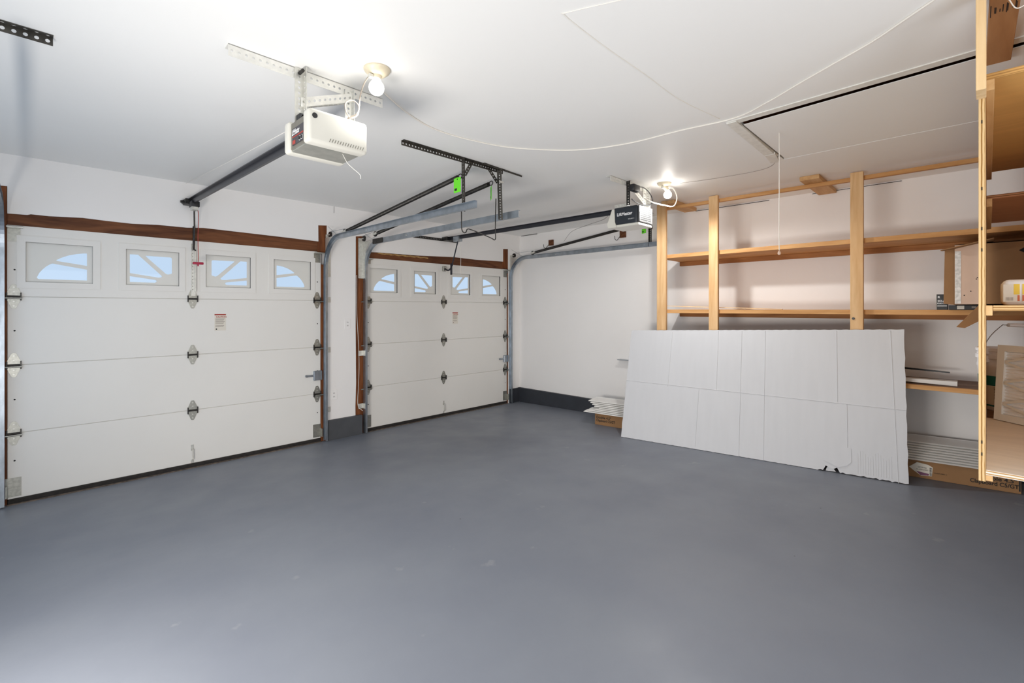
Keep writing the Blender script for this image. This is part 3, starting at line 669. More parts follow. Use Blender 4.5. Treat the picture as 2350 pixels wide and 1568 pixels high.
b = MB(); b.tube([(4.03, 4.955, 2.42), (4.03, 5.10, 2.05)], .009, 6); b.box(4.022, 4.038, 5.085, 5.115, 1.965, 2.12, .002); b.tube(bez([(4.03, 5.07, 2.11), (4.028, 5.12, 2.045), (4.025, 5.17, 2.03), (4.02, 5.235, 2.055)]), .011, 8); b.build('door_arm', M['rail_black'], op2)
b = MB(); b.box(3.995, 4.045, 5.225, 5.262, 2.02, 2.09, .003); b.build('door_bracket', M['hinge'], op2)
b = MB(); b.tube(bez([(4.06, 4.95, 2.405), (4.075, 4.95, 2.3), (4.075, 4.95, 2.15), (4.075, 4.95, 1.96)]), .003, 6); b.build('release_cord', M['cord_white'], op2)

# ------------------------------------------------------------------ ceiling lamps and cords
def lamp(x, y, bulb_mat, label, r, zb, bx, by, down=0):
    t = thing('ceiling_lamp', label, 'ceiling lamp', (x, y, H), 'bare bulb ceiling lamps')
    b = MB(); b.lathe([(0, 0), (.062, 0), (.064, -.006), (.060, -.014), (.046, -.026), (.034, -.034), (.0, -.034)], (x, y, H), 28); b.build('porcelain_base', M['porcelain'], t)
    b = MB(); b.tube([(x, y, H - .03), (bx, by, zb + r + .006)], [.024, .021], 16); b.build('socket', M['porcelain'], t)
    b = MB(); prof = [(0, -r)] + [(r * math.sin(R(a)), -r * math.cos(R(a))) for a in range(15, 150, 15)] + [(.017, r + .004), (.0, r + .004)]
    b.lathe(prof, (bx, by, zb), 24); b.build('bulb', bulb_mat, t)
    b = MB(); b.box(x - .045, x - .022, y - .01, y + .012, H - .055, H - .036, .003); b.build('outlet_tap', M['galv_light'], t)
    if down:      # spot added below the lit bulb, brightens the room but spares the ceiling
        l = bpy.data.lights.new('bulb_spot', 'SPOT'); l.energy = down; l.spot_size = R(178); l.spot_blend = .35; l.shadow_soft_size = .04; l.color = (1, .985, .96)
        o = bpy.data.objects.new('bulb_spot', l); COL.objects.link(o); o.location = (bx, by, zb - r - .012)
    return t
lamp(1.187, 2.085, M['bulb1'], 'lit bare bulb lamp beside the nearer opener', .037, 2.583, 1.184, 2.085, 12)
lamp(4.15, 2.055, M['bulb2'], 'lit bare bulb lamp beside the farther opener by the wooden shelves', .036, 2.566, 4.165, 2.03, 50)
def cord(name, pts, r, m, label, cat='cord', group=None, n=8):
    o = MB().tube(bez(pts, n), r, 6).build(name, m); return tag(o, label, cat, group)
cord('power_cord', [(1.150, 2.085, 2.638), (1.137, 2.12, 2.60), (1.133, 2.15, 2.55), (1.126, 2.15, 2.492), (1.122, 2.16, 2.452), (1.09, 2.16, 2.43), (1.061, 2.15, 2.445), (1.054, 2.15, 2.481), (1.072, 2.15, 2.505), (1.103, 2.15, 2.511), (1.120, 2.14, 2.485), (1.106, 2.14, 2.445), (1.08, 2.17, 2.428), (1.10, 2.2, 2.41), (1.08, 2.23, 2.392)], .0035, M['grey_ink'], 'grey power cord looped above the nearer opener')
cord('power_cord', [(3.83, 2.19, 2.62), (3.926, 2.2, 2.628), (4.032, 2.2, 2.636), (4.12, 2.2, 2.615), (4.19, 2.2, 2.568), (4.175, 2.19, 2.519), (4.098, 2.19, 2.481), (3.967, 2.19, 2.468), (3.87, 2.19, 2.473), (3.79, 2.19, 2.49)], .005, M['black'], 'black power cord looped above the farther opener')
cord('lamp_cord', [(4.19, 2.05, 2.645), (4.26, 2.05, 2.652), (4.322, 2.05, 2.655), (4.385, 2.05, 2.615), (4.395, 2.05, 2.557), (4.322, 2.05, 2.487), (4.186, 2.08, 2.48), (4.056, 2.12, 2.49), (3.96, 2.16, 2.52)], .0055, M['cord_white'], 'white cord looping down below the farther lit bulb')
b = MB(); b.box(3.79, 3.90, 2.165, 2.215, 2.565, 2.628, .008, 2); tag(b.build('transformer_plug', M['black']), 'black plug block hanging by the farther opener hanger', 'plug')
CB = [(1.25, 2.20, H), (1.356, 2.291, H), (1.6, 2.428, H), (1.852, 2.506, H), (2.135, 2.487, H), (2.461, 2.381, H), (2.81, 2.091, H), (2.958, 1.743, H), (2.985, 1.366, H), (3.022, 1.04, H), (2.921, .828, H), (2.784, .625, H), (2.674, .456, H), (2.581, .312, H), (2.484, .20, H), (2.30, .0, H), (1.9, -.4, H)]
cord('ceiling_cable', [(x, y, z - .005) for x, y, z in CB], .0042, M['cord_white'], 'thick white cable curving across the ceiling past the attic hatch', 'cable')
cord('sensor_wire', [(x, y, H - .002) for x, y in ((1.75, .55), (1.566, .96), (1.486, 1.146), (1.489, 1.162), (1.60, 1.17), (1.841, 1.174), (2.151, 1.169), (2.548, 1.17), (2.98, 1.112))], .0016, M['cord_white'], 'thin white wire stapled straight across the ceiling', 'wire')
cord('sensor_wire', [(.93, 2.40, 2.415), (.96, 3.3, 2.495), (.985, 4.2, 2.575), (1.01, 5.24, 2.668)], .0014, M['cord_white'], 'thin white wire beside the black rail of the nearer opener', 'wire')
cord('sensor_wire', [(3.9, 2.46, 2.45), (4.2, 2.75, 2.44), (4.55, 3.2, 2.48), (4.9, 3.7, 2.50), (5.3, 4.14, 2.46)], .0018, M['dark_metal'], 'thin dark wire sagging from the farther opener to the side wall', 'wire')
cord('sensor_wire', [(1.06, 2.19, 2.255), (1.075, 2.17, 2.21), (1.10, 2.16, 2.185), (1.13, 2.15, 2.16), (1.135, 2.15, 2.14)], .0014, M['cord_white'], 'short thin wire dangling below the nearer opener', 'wire')
cord('sensor_wire', [(2.716, 5.240, 1.9), (2.714, 5.240, 1.544), (2.722, 5.240, 1.337), (2.738, 5.240, 1.077), (2.745, 5.240, .816), (2.739, 5.240, .608), (2.73, 5.240, .35), (2.765, 5.19, .28)], .0028, M['cord_white'], 'thin white wire running down the bare brown jamb of the pier', 'wire')

# bent wire hung between the tracks
o = MB().tube(bez([(2.362, 2.862, 2.30), (2.362, 2.86, 2.2), (2.362, 2.857, 2.125), (2.37, 2.845, 2.098), (2.385, 2.835, 2.10), (2.40, 2.835, 2.125), (2.44, 2.84, 2.128), (2.58, 2.86, 2.11), (2.70, 2.875, 2.09), (2.74, 2.885, 2.082), (2.755, 2.885, 2.10), (2.747, 2.88, 2.16), (2.745, 2.875, 2.30), (2.745, 2.87, 2.43)], 6), .0042, 8).build('bent_wire', M['dark_metal'])
tag(o, 'bent steel wire hanging in a loop below the two tracks', 'wire')
# green warning tags on the springs
def tagcard(p, wy, wz, lab, rot):
    t = thing('warning_tag', lab, 'tag', p, 'green spring tags')
    b = MB(); b.plate([(-wy / 2, -wz), (wy / 2, -wz), (wy / 2, 0), (.012, .004), (-wy / 2, 0)], [[(-.006, -.016), (.006, -.016), (.006, -.006), (-.006, -.006)]], -.0008, .0008, lambda u, v, q: V((q, u, v)))
    o = b.build('card', M['green'], t, True)
    MB().box(-.0014, -.0009, wy * .05, wy * .38, -wz * .86, -wz * .70).build('printed_mark', M['black_ink'], t, True)
    t.rotation_euler = (0, 0, R(rot)); return t
tagcard((2.345, 2.892, 2.53), .085, .115, 'bright green tag hanging from the spring by the pier', 0)
tagcard((2.772, 2.96, 2.55), .08, .11, 'green tag seen edge on below the middle spring', -36)
tagcard((5.32, 2.905, 2.535), .075, .10, 'green tag under the farther opener by the side wall', -20)

# ------------------------------------------------------------------ attic hatch
t = thing('attic_hatch', 'white attic hatch panel with loose trim in the ceiling', 'attic hatch', (3.6, .5, H))
MB().hexa([(HXS + .062, HY0 + .01, H + .002), (HX1 - .002, HY0 + .01, H + .002), (HX1 - .002, HY0 + .01, H + .006), (HXS + .062, HY0 + .01, H + .006)], [(HX0 + .07, HY1 - .012, H + .002), (HX1 - .002, HY1 - .012, H + .002), (HX1 - .002, HY1 - .012, H + .006), (HX0 + .07, HY1 - .012, H + .006)]).build('hatch_panel', M['ceiling'], t)
b = MB(); b.hexa([(HXS - .06, HY0, H - .006), (HXS - .002, HY0, H - .006), (HXS - .002, HY0, H - .0005), (HXS - .06, HY0, H - .0005)], [(HX0 - .062, 1.10, H - .006), (HX0 - .002, 1.10, H - .006), (HX0 - .002, 1.10, H - .0005), (HX0 - .062, 1.10, H - .0005)]); b.build('trim_strip', M['painted_angle'], t)
b = MB(); b.hexa([(3.07, 1.045, H - .012), (3.07, 1.105, H - .012), (3.07, 1.105, H - .0005), (3.07, 1.045, H - .0005)], [(3.98, 1.06, H - .014), (3.98, 1.125, H - .014), (3.98, 1.125, H - .001), (3.98, 1.06, H - .001)]); b.build('trim_strip', M['painted_angle'], t)
b = MB(); b.hexa([(3.90, 1.05, H - .016), (3.90, 1.12, H - .016), (3.90, 1.12, H - .001), (3.90, 1.05, H - .001)], [(4.16, 1.09, H - .010), (4.16, 1.15, H - .010), (4.16, 1.15, H - .001), (4.16, 1.09, H - .001)]); b.build('trim_strip', M['painted_angle'], t)
b = MB(); b.tube([(3.499, .917, H + .001), (3.500, .917, 2.3), (3.497, .917, 2.0), (3.500, .917, 1.89)], .0028, 6); pc = b.build('pull_cord', M['cord_white'], t)
MB().lathe([(0, -.016), (.008, -.013), (.011, -.004), (.008, .006), (.003, .012)], (3.500, .917, 1.875), 12).build('cord_knot', M['carton_pale'], pc)
cord('sensor_wire', [(4.0, 1.05, H - .003), (4.3, 1.22, H - .002), (4.32, 1.6, H - .002), (4.25, 1.95, H - .002)], .0018, M['grey_ink'], 'thin grey wire on the ceiling between the hatch and the farther bulb', 'wire')

# ------------------------------------------------------------------ wooden wall shelves
SX = 4.93
t = thing('wall_shelf', 'open pine lumber shelving along the white side wall', 'shelves', (5.2, .6, fz(.6)))
for y0, y1 in ((.652, .743), (1.86, 1.952), (2.425, 2.533)):
    MB().box(SX, SX + .038, y0, y1, fz(y1) - .002, 2.668, .0025).build('upright', M['pine_z'], t)
YE = -1.28
MB().box(SX + .0385, SX + .0765, YE, 2.545, 2.604, 2.638, .002).build('top_rail', M['pine_y'], t)
for z0, z1, yl, led in ((2.062, 2.103, 2.53, True), (1.45, 1.49, 2.53, True), (.852, .888, 2.53, False)):
    MB().box(SX + .0385, SX + .0765, YE, yl, z0, z1, .002).build('front_edge', M['pine_y'], t)
    MB().box(SX + .077, W - .002, YE, yl, z0 + .004, z1, .001).build('shelf_board', M['pine_y'] if led else M['brown_deck'], t)
    if led: MB().box(W - .04, W - .001, YE, 2.531, z0 - .046, z0 + .0035, .002).build('ledger', M['ledger'], t)
for y0, y1, x0, x1 in ((.945, 1.095, 4.80, 5.535), (2.285, 2.43, 4.83, 5.42)):
    MB().box(x0, x1, y0, y1, 2.639, H - .001, .003).build('ceiling_block', M['pine_x'], t)
MB().cyl((SX - .006, .72, 1.415), (SX + .001, .72, 1.415), .011, 10).build('hook_screw', M['dark_metal'], t)
o = MB().hexa([(5.05, 2.50, 1.528), (5.075, 2.50, 1.528), (5.075, 2.50, 1.534), (5.05, 2.50, 1.534)], [(5.05, 1.30, 1.491), (5.075, 1.30, 1.491), (5.075, 1.30, 1.497), (5.05, 1.30, 1.497)]).build('wood_lath', M['stud'])
tag(o, 'thin pale wooden lath lying tilted on the middle pine shelf', 'lath')

# things on the wall shelves
t = thing('cardboard_box', 'open brown cardboard box with silver taped corner on the middle shelf', 'box', (5.1, -.2, 1.50))
BX0, BX1, BY0, BY1, BZ0, BZ1 = 4.90, 5.44, -.55, .088, 1.528, 1.985
b = MB(); b.box(BX0, BX0 + .006, BY0, BY1, BZ0, BZ1); b.box(BX1 - .006, BX1, BY0, BY1, BZ0, BZ1); b.box(BX0, BX1, BY0, BY1, BZ0, BZ0 + .006); b.box(BX0, BX1, BY0, BY0 + .006, BZ0, BZ1); b.box(BX0, BX1, BY0, BY1, BZ1 - .006, BZ1)
bo = b.build('carton_body', M['carton'], t)
MB().box(BX0 - .0012, BX0 - .0002, -.075, BY1 - .001, BZ0 + .004, BZ1 - .004).build('front_flap', M['carton_pale'], t)
MB().add([(BX0 + .02, BY1 - .002, BZ0), (BX0 + .02, BY1 + .062, BZ0 + .01), (BX0 + .02, BY1 + .055, BZ1 - .03), (BX0 + .02, BY1 - .002, BZ1 - .01), (BX0 + .026, BY1 - .002, BZ0), (BX0 + .026, BY1 + .062, BZ0 + .01), (BX0 + .026, BY1 + .055, BZ1 - .03), (BX0 + .026, BY1 - .002, BZ1 - .01)], [(0, 1, 2, 3), (7, 6, 5, 4), (0, 4, 5, 1), (1, 5, 6, 2), (2, 6, 7, 3), (3, 7, 4, 0)]).build('side_flap', M['carton'], t)
MB().hexa([(BX0 - .06, -.12, BZ1 + .02), (BX0 - .06, .165, BZ1 - .045), (BX0 + .20, .165, BZ1 - .025), (BX0 + .20, -.12, BZ1)], [(BX0 - .06, -.12, BZ1 + .026), (BX0 - .06, .165, BZ1 - .039), (BX0 + .20, .165, BZ1 - .019), (BX0 + .20, -.12, BZ1 + .006)]).build('top_flap', M['carton'], t)
MB().box(BX0 - .003, BX0 - .001, BY1 - .036, BY1 - .002, BZ0 + .01, BZ1 - .05, .0005).build('tape', M['tape'], t)
MB().hexa([(BX0 - .01, -.04, BZ0 - .01), (BX0 - .13, .075, BZ0 - .165), (BX0 - .13, .03, BZ0 - .17), (BX0 - .01, -.20, BZ0 - .01)], [(BX0 - .004, -.04, BZ0 - .006), (BX0 - .124, .075, BZ0 - .161), (BX0 - .124, .03, BZ0 - .166), (BX0 - .004, -.20, BZ0 - .006)]).build('bottom_flap', M['carton'], t)
b = MB(); b.plate([(-.245, 1.915), (-.30, 1.955), (-.36, 1.955), (-.36, 1.875), (-.30, 1.875)], [], BX0 - .002, BX0 + .001, lambda u, v, q: V((q, u, v))); b.build('hand_hole', M['shadow_black'], t)
for y, z in ((-.035, 1.73), (-.03, 1.72), (0.0, 1.63), (.035, 1.60)): MB().cyl((BX0 - .003, y, z), (BX0, y, z), .004, 6).build('puncture', M['black_ink'], t)
t = thing('black_carton', 'small black printed carton standing beside the brown cardboard box', 'carton', (5.03, .16, 1.49))
bb = MB().box(4.97, 5.12, .128, .192, 1.491, 1.612, .001).build('carton_body', M['black'], t)
MB().box(4.971, 5.119, .192, .1935, 1.493, 1.61).build('carton_end', M['paper'], t)
text('SOLAR', .022, (4.9695, .186, 1.553), A, B_, M['white_ink'], t, bold=.0006, sx=.8)
text('R', .024, (4.9695, .186, 1.582), A, B_, M['white_ink'], t, bold=.0006)
text('ROAD COIL', .014, (4.9695, .188, 1.536), A, B_, M['white_ink'], t, bold=.0004, sx=.7)
MB().box(4.9692, 4.9702, .132, .188, 1.518, 1.524).build('print_band', M['white_ink'], t)
t = thing('flat_carton', 'flat black carton pressed under the brown cardboard box', 'carton', (5.1, 0, 1.49))
MB().box(4.955, 5.30, -.30, .122, 1.491, 1.526, .001).build('carton_body', M['black'], t)
MB().box(4.954, 4.9555, .035, .075, 1.496, 1.522).build('print_band', M['paper'], t); MB().box(4.954, 4.9555, -.03, -.005, 1.503, 1.517).build('print_band', M['grey_ink'], t)
o = MB().hexa([(5.05, .62, .905), (5.14, .62, .905), (5.14, .62, .925), (5.05, .62, .925)], [(5.08, .075, .889), (5.17, .075, .889), (5.17, .075, .925), (5.08, .075, .925)]).build('trim_board', M['vinyl']); tag(o, 'white trim board lying on the lowest pine shelf', 'board')
o = MB().hexa([(5.40, .75, .98), (5.42, .75, .98), (5.42, .75, 1.0), (5.40, .75, 1.0)], [(5.30, .123, .966), (5.32, .123, .966), (5.32, .123, .976), (5.30, .123, .976)]).build('plastic_strip', M['black']); tag(o, 'thin black plastic strip above the lowest pine shelf', 'strip')
o = MB().box(5.36, 5.44, .60, .76, .889, .970, .003).build('wood_offcut', M['brown_deck']); tag(o, 'wood offcut on the lowest shelf under the black strip', 'offcut')
# wooden blocks with hooks on the side wall
for y, z, h_, lab in ((4.575, 2.505, .085, 'small brown wood block with a hook, the one nearer the door wall'), (3.332, 2.50, .098, 'small brown wood block with a hook below the farther opener')):
    t = thing('hook_block', lab, 'hook', (W, y, z), 'hook blocks on the side wall')
    MB().box(W - .02, W, y - .045, y + .045, z - h_ / 2, z + h_ / 2, .002).build('block', M['header'], t)
    MB().tube(bez([(W - .02, y + .03, z - .02), (W - .05, y + .04, z - .055), (W - .075, y + .05, z - .085), (W - .105, y + .06, z - .075), (W - .11, y + .065, z - .03)]), .004, 6).build('hook', M['dark_metal'], t)
o = MB().box(5.46, 5.545, 2.9, 3.374, .815, .822, .001).build('steel_rod', M['galv']); tag(o, 'thin rod sticking out behind the white cardboard sheet', 'rod')

# wall outlets on the pier
for x, z, lab in ((2.437, .507, 'white wall outlet low on the pier between the garage doors'), (2.60, 1.32, 'white painted switch box halfway up the pier')):
    t = thing('wall_outlet', lab, 'outlet', (x, 5.244, z), 'outlets on the pier')
    MB().box(x - .038, x + .038, 5.240, 5.244, z - .058, z + .058, .002).build('cover_plate', M['wall'], t)
    for dz in (-.02, .02):
        MB().box(x - .008, x - .005, 5.239, 5.2405, z + dz - .006, z + dz + .006).build('slot', M['black_ink'], t); MB().box(x + .005, x + .008, 5.239, 5.2405, z + dz - .006, z + dz + .006).build('slot', M['black_ink'], t)

# ------------------------------------------------------------------ cardboard sheet leaning on the shelves
TL, TR_, BL, BR = V((4.884, 2.824, 1.249)), V((4.902, .384, 1.334)), V((4.660, 2.829, fz(2.829) + .002)), V((4.865, .352, fz(.352) + .002))
def card(u, v, q=0.0):
    p = (BL * (1 - u) + BR * u) * (1 - v) + (TL * (1 - u) + TR_ * u) * v
    n_ = (BR - BL).cross(TL - BL).normalized()
    if n_.x > 0: n_ = -n_
    return p + n_ * q
t = thing('cardboard_sheet', 'large white cardboard sheet leaning against the pine shelves', 'cardboard', card(.5, 0))
NU, NV = 122, 16
def low_edge(u):                       # ragged, torn lower edge
    if .775 < u < .812: return .032 + .010 * math.sin(u * 140)
    return (.003 if u < .76 else .011) * (0.5 + 0.5 * math.sin(u * 310) * math.sin(u * 97))
vs, fs = [], []
for q in (0, -.006):
    for i in range(NU + 1):
        for k in range(NV + 1):
            u = i / NU; v0 = low_edge(u); v1 = 1 - .0012 * (1 + math.sin(u * 200)); v = v0 + (v1 - v0) * k / NV
            uu = u + (.0012 * math.sin(v * 40) if i in (0, NU) else 0)
            vs.append(card(uu, v, q))
n1 = (NU + 1) * (NV + 1); K = NV + 1
for i in range(NU):
    for k in range(NV):
        a = i * K + k; fs += [(a, a + K, a + K + 1, a + 1), (n1 + a, n1 + a + 1, n1 + a + K + 1, n1 + a + K)]
    for k in (0, NV): a = i * K + k; fs.append((a, a + K, n1 + a + K, n1 + a))
for k in range(NV):
    for i in (0, NU): a = i * K + k; fs.append((a, a + 1, n1 + a + 1, n1 + a))
MB().add(vs, fs, True).build('sheet', M['card_white'], t)
def crease(u0, v0, u1, v1, h=.0034):
    n = 10; d = V((u1 - u0, v1 - v0)); L_ = math.hypot(d.x * 2.45, d.y * 1.22); px, pv = -d.y * 1.22 / L_ * .0022 / 2.45, d.x * 2.45 / L_ * .0022 / 1.22
    a, c, e = [], [], []
    vs, fs = [], []
    for i in range(n + 1):
        q = i / n; u, v = u0 + d.x * q, v0 + d.y * q; vs += [card(u - px, v - pv, 0), card(u, v, h), card(u + px, v + pv, 0)]
    for i in range(n): k = 3 * i; fs += [(k, k + 1, k + 4, k + 3), (k + 1, k + 2, k + 5, k + 4)]
    MB().add(vs, fs).build('crease', M['card_white'], t)
for c in ((.0, .522, 1, .475), (.497, .0, .497, .99), (.583, .0, .583, .99), (.815, .49, .815, .99), (.842, .13, .842, .48), (.405, .5, .405, .99), (.975, 0, .965, .99), (.33, .02, .335, .5), (.2, .5, .205, .98)): crease(*c)
b = MB(); b.plate([(.778, .004), (.782, .030), (.80, .028), (.808, .006)], [], -.012, -.010, lambda u, v, q: card(u, v, q)); b.build('torn_liner', M['card_white'], t)
b = MB(); b.plate([(.772, .075), (.782, .10), (.808, .115), (.818, .155), (.838, .185), (.852, .18), (.852, .09), (.84, .06), (.815, .042)], [], .001, .004, lambda u, v, q: card(u, v, q + (.03 * max(0, .1 - v) if v < .1 else 0))); b.build('torn_flap', M['card_white'], t)
for i in range(14): crease(.87 + i * .0068, .02, .87 + i * .0068, .155 + .02 * math.sin(i), .0016)
for u, v in ((.075, .40), (.035, .47)): MB().hexa([card(u - .02, v - .05, .0005), card(u + .012, v - .05, .0005), card(u + .012, v + .06, .0005), card(u - .02, v + .06, .0005)], [card(u - .02, v - .05, .001), card(u + .012, v - .05, .001), card(u + .012, v + .06, .001), card(u - .02, v + .06, .001)]).build('clear_tape', M['card_white'], t)

# ------------------------------------------------------------------ siding carton and planks on the floor
F0, F1 = V((4.985, 3.40, fz(3.40))), V((5.168, -.27, fz(-.27)))
ax = (F1 - F0); LEN = ax.length; ax.normalize(); upv = V((SL * 0, 0, 1)); bk_ = V((-ax.y, ax.x, 0)).normalized()
if bk_.x < 0: bk_ = -bk_
def cp(a, d, z): return F0 + ax * a + bk_ * d + V((0, 0, z))
t = thing('siding_carton', 'long brown siding carton on the floor under the shelves', 'carton', cp(LEN / 2, .15, 0))
def cbox(m, a0, a1, d0, d1, z0, z1): m.hexa([cp(a0, d0, z0), cp(a0, d1, z0), cp(a0, d1, z1), cp(a0, d0, z1)], [cp(a1, d0, z0), cp(a1, d1, z0), cp(a1, d1, z1), cp(a1, d0, z1)]); return m
cbox(MB(), 0, LEN, 0, .30, .002, .145).build('carton_body', M['carton'], t)
cbox(MB(), LEN - .012, LEN - .003, -.001, .0, .02, .14).build('strap', M['black'], t)
for a, s in ((LEN - .275, .043), (.02, .043)):
    o = text('Double 4.5"', s, cp(a + (.045 if a > 1 else .0), -.002, .075 if a > 1 else .082), ax, (0, 0, 1), M['black_ink'], t, bold=.0009)
    text('Clapboard C5/GT', s * .98, cp(a, -.002, .036 if a > 1 else .044), ax, (0, 0, 1), M['black_ink'], t, bold=.0009, sx=.85)
lb = MB(); q0 = LEN - .64
lb.plate([(q0, .082), (q0 + .05, .128), (q0 + .12, .118), (q0 + .148, .102), (q0 + .142, .03), (q0 + .075, .022), (q0 + .03, .055)], [], -.004, -.002, lambda u, v, q: cp(u, q, v)); lo = lb.build('shipping_label', M['paper'], t)
lb = MB(); lb.plate([(q0 + .045, .055), (q0 + .125, .045), (q0 + .122, .03), (q0 + .072, .026)], [], -.006, -.0045, lambda u, v, q: cp(u, q, v)); lb.build('printed_band', M['purple'], lo)
for i in range(7): cbox(MB(), q0 + .128, q0 + .141, -.006, -.0045, .034 + i * .0095, .039 + i * .0095).build('barcode_bar', M['black_ink'], lo)
text('SIDING', .017, cp(q0 + .055, -.005, .085), ax, (0, 0, 1), M['black_ink'], lo); text('CLAPBOARD', .013, cp(q0 + .045, -.005, .068), ax, (0, 0, 1), M['black_ink'], lo)
text('WARM GRN. 2', .012, cp(q0 + .155, -.003, .055), ax, (0, 0, 1), M['black_ink'], t)
# siding planks: clapboard profile swept along the carton, fanned back to the wall
prof = [(0, 0), (.012, .012), (.10, .018), (.104, .010), (.112, .010), (.20, .022), (.205, .032), (.20, .026), (.112, .014), (.106, .014), (.102, .022), (.010, .016), (-.003, .004)]
prof = [(u, v * .5) for u, v in prof]
whiches = ['lowest', 'second lowest', 'third', 'fourth', 'fifth', 'sixth', 'seventh', 'topmost']
for i in range(8):
    a0 = (-.14, -.09, .0, .05, -.03, -.07, -.11, -.15)[i]; d0 = -.05 + i * .019; z0 = .150 + i * .0165
    m = MB(); P0, P1 = cp(a0, d0, z0), cp(LEN + .05 + .03 * (i % 3), d0 + .004, z0 + .004)
    tilt = .06; dv = (bk_ + V((0, 0, tilt))).normalized(); uv = V((0, 0, 1))
    m.sweep(prof, [P0, P1], [(dv, uv)] * 2)
    o = m.build('siding_plank', M['vinyl']); tag(o, f'{whiches[i]} white siding plank of the pile on the long carton' if i < 7 else 'topmost white siding plank on the pile, closest to the side wall', 'siding plank', 'siding planks on the carton')

# ------------------------------------------------------------------ plywood unit near the camera
t = thing('plywood_shelving', 'tall plywood shelving unit hanging from the ceiling near the camera', 'shelving unit', (2.49, -.021, .853))
t.rotation_euler = (0, 0, R(-1.03))
def pb(name, x0, x1, y0, y1, z0, z1, m, bev=.0012, par=None): return MB().box(x0, x1, y0, y1, z0 - .853, z1 - .853, bev).build(name, m, par or t, True)
YD = -1.22
pb('divider_panel', 0, 2.25, -.019, 0, .853, 2.40, M['ply_panel'])
pb('hanger_stud', -.11, -.001, -.021, .006, 2.286, 2.672, M['stud'], .002)
pb('upper_shelf', .0, 1.70, YD, -.0195, 2.352, 2.375, M['ply_amber']); pb('cleat', 0, 1.73, -.042, -.0195, 2.312, 2.3515, M['cleat'])
pb('rear_shelf', 1.21, 2.26, YD, -.0195, 2.104, 2.126, M['ply_red']); pb('cleat', 1.19, 2.24, -.042, -.0195, 2.06, 2.1035, M['cleat'])
pb('middle_shelf', .0, .80, YD, -.038, 1.492, 1.512, M['ply_shelf']); pb('cleat', 0, .80, -.037, -.0195, 1.474, 1.512, M['cleat'])
pb('bottom_shelf', .0, 1.20, YD, -.0195, .879, .898, M['ply_pale']); pb('cleat', 0, 1.2, -.038, -.0195, .858, .8785, M['cleat'])
pb('rear_deck', 1.205, 1.95, YD, -.0195, .872, .893, M['brown_deck'])
for x, z in ((-.001, 1.80), (-.001, 1.72), (-.001, 1.95), (-.001, 1.0), (-.001, .955), (-.001, 2.20)):
    pb('knot_hole', x - .0004, .0005, -.0105, -.0075, z - .006, z + .006, M['shadow_black'], 0)
# board on the ceiling above it
t = thing('ceiling_board', 'brown stamped lumber board screwed flat to the ceiling above the plywood', 'board', (2.3, -.085, 2.65))
MB().box(1.4, 3.135, -.132, -.05, 2.639, H - .001, .002).build('board', M['stamp_wood'], t)
g = MB()
for i, (x, y, l) in enumerate(((2.575, -.055, .10), (2.572, -.066, .05), (2.575, -.069, .05), (2.582, -.080, .025), (2.57, -.088, .06), (2.575, -.098, .08), (2.575, -.101, .06), (2.58, -.113, .02), (2.57, -.121, .07), (2.575, -.124, .05))):
    g.box(x - l / 2, x + l / 2, y - .0012, y + .0012, 2.6382, 2.6388)
q = g.build('lumber_stamp', M['black_ink'], t); q['kind'] = 'stuff'
cord('wire_offcut', [(2.50, -.10, 2.632), (2.52, -.12, 2.60), (2.53, -.15, 2.61)], .002, M['cord_white'], 'pale wire end poking out by the stamped ceiling board', 'wire')

# tub on the middle plywood shelf
t = thing('plastic_tub', 'white plastic tub with yellow labels on the plywood shelf', 'tub', (2.80, -.18, 1.513))
MB().box(2.72, 2.88, -.33, -.089, 1.513, 1.616, .022, 4).build('tub_body', M['hdpe'], t)
for y0, c in ((-.138, 0), (-.19, 1)):
    lo = MB().box(2.7188, 2.7202, y0 - .0, y0 + .045, 1.527, 1.597, .0004).build('label', M['paper'], t)
    MB().box(2.7182, 2.7189, y0 + (.0 if c == 0 else .03), y0 + (.016 if c == 0 else .045), 1.556, 1.597).build('label_patch', M['yellow'], lo)
    MB().box(2.7182, 2.7189, y0 + (.0 if c == 0 else .038), y0 + (.006 if c == 0 else .045), 1.53, 1.553).build('label_patch', M['orange'], lo)
    for k in range(6): MB().box(2.7182, 2.7189, y0 + .018 + k * .0036, y0 + .0195 + k * .0036, 1.532, 1.545).build('barcode_bar', M['grey_ink'], lo)

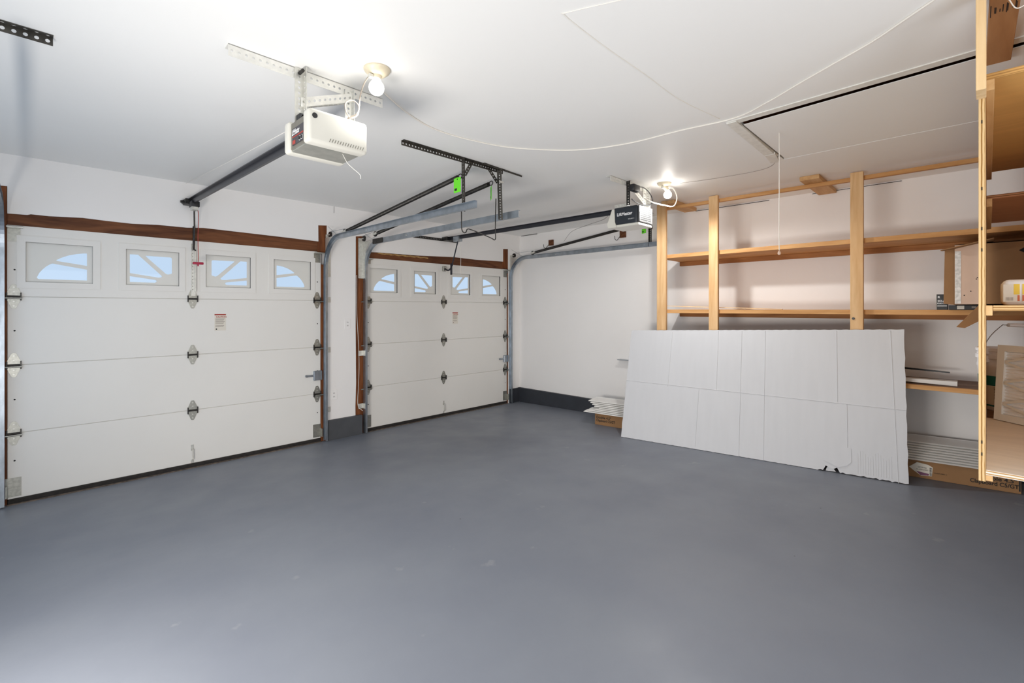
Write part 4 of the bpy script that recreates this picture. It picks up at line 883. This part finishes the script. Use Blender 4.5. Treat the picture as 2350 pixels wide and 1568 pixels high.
# pail standing behind the plywood unit
t = thing('pail', 'white plastic pail with a teal label and wire handle', 'pail', (4.10, -.175, .894))
PC = (4.10, -.175, .894)
b = MB(); b.lathe([(0, 0), (.130, 0), (.134, .012), (.146, .25), (.150, .26), (.150, .275), (.147, .28), (.147, .305), (.156, .307), (.156, .33), (.149, .332), (.149, .35), (.155, .352), (.155, .367), (.147, .37), (.143, .352), (.0, .352)], PC, 40); b.build('pail_body', M['hdpe'], t)
for z0, z1, r0, r1, m, nm in ((.148, .206, .1405, .1437, M['teal'], 'label_band'), (.036, .145, .1352, .1404, M['paper'], 'label_panel'), (.024, .033, .1348, .1353, M['teal'], 'label_band')):
    b = MB(); b.lathe([(r0 + .0012, z0), (r1 + .0012, z1)], PC, 30, 'z', R(95), R(265)); o = b.build(nm, m, t)
g = MB()
for i in range(11):
    for k in range(9):
        a = R(150 + k * 7 + random.uniform(-1, 1)); r_ = .1355 + .0048 * (i * .0092 / .1) + .0022; z = .043 + i * .0092
        c0 = V(PC) + V((r_ * math.cos(a), r_ * math.sin(a), z)); tv = V((-math.sin(a), math.cos(a), 0))
        L_ = random.uniform(.005, .0075); g.hexa([c0 - tv * L_, c0 + tv * L_, c0 + tv * L_ + V((0, 0, .004)), c0 - tv * L_ + V((0, 0, .004))], [p + V((math.cos(a), math.sin(a), 0)) * .0005 for p in (c0 - tv * L_, c0 + tv * L_, c0 + tv * L_ + V((0, 0, .004)), c0 - tv * L_ + V((0, 0, .004)))])
q = g.build('label_print', M['grey_ink'], t); q['kind'] = 'stuff'
ea = V((.7155, -.6986, 0)); ea = V((.6986, -.7155, 0))
pcv = V(PC); e0 = pcv - ea * .158; e1 = pcv + ea * .158
hw = [e0 + V((0, 0, .30)), e0 - ea * .012 + V((0, 0, .36)), e0 + ea * .03 + V((-.0, 0, .44)), e0 + ea * .10 + V((0, 0, .505)), e0 + ea * .115 + V((0, 0, .508)), pcv + ea * .03 + V((0, 0, .506)), e1 - ea * .07 + V((0, 0, .503)), e1 - ea * .02 + V((0, 0, .44)), e1 + V((0, 0, .30))]
hd = MB().tube(bez(hw, 5), .0022, 6).build('wire_handle', M['galv'], t)
MB().cyl(pcv - ea * .02 + V((0, 0, .507)), pcv + ea * .085 + V((0, 0, .504)), .011, 12).build('handle_grip', M['hdpe'], hd)
for z in (.285, .335): MB().box(-.022, .022, -.014, .014, z, z + .04, .003, 1, Matrix.Translation(pcv - ea * .152) @ Matrix.Rotation(R(-44), 4, 'Z')).build('handle_ear', M['hdpe'], t)

# furnace filter leaning against the pail
t = thing('air_filter', 'pleated white air filter with cardboard lattice frame leaning on the pail', 'air filter', (3.60, -.2, .90))
f0 = V((3.66, -.102, .9)); fu = V((-.615, -.66, 0)).normalized(); fv = V((.17, -.045, 1)).normalized(); fn = fu.cross(fv).normalized()
if fn.x > 0: fn = -fn
FW, FH = .50, .405
def fp(u, v, q): return f0 + fu * u + fv * v + fn * q
def lattice():
    hs = []; m_ = .034; hs_n = 3
    return hs
b = MB(); b.plate(rrect(0, 0, FW, FH), [rrect(.036, .034, FW - .036, FH - .034)], 0, .02, lambda u, v, q: fp(u, v, q)); b.build('frame', M['plastic_white'], t)
vs, fs = [], []
NP = 44
for i in range(NP + 1):
    v = .03 + (FH - .06) * i / NP; q = .010 if i % 2 else .001
    vs += [fp(.03, v, q), fp(FW - .03, v, q)]
for i in range(NP): fs.append((2 * i, 2 * i + 1, 2 * i + 3, 2 * i + 2))
MB().add(vs, fs).build('pleated_media', M['filter'], t)
def strip(u0, v0, u1, v1, w=.011):
    d = V((u1 - u0, v1 - v0)).normalized(); n_ = V((-d.y, d.x)) * w / 2
    qd = [(u0 - n_.x, v0 - n_.y), (u1 - n_.x, v1 - n_.y), (u1 + n_.x, v1 + n_.y), (u0 + n_.x, v0 + n_.y)]
    MB().plate(qd, [], .0145, .018, lambda u, v, q: fp(u, v, q)).build('lattice_strip', M['plastic_white'], t)
for k in range(3):
    v0 = .036 + k * .111
    strip(.03, v0 + .055, FW / 2 - .02, v0 + .111); strip(.03, v0 + .055, FW / 2 - .02, v0); strip(FW / 2 - .02, v0, FW - .03, v0 + .055); strip(FW / 2 - .02, v0 + .111, FW - .03, v0 + .055)
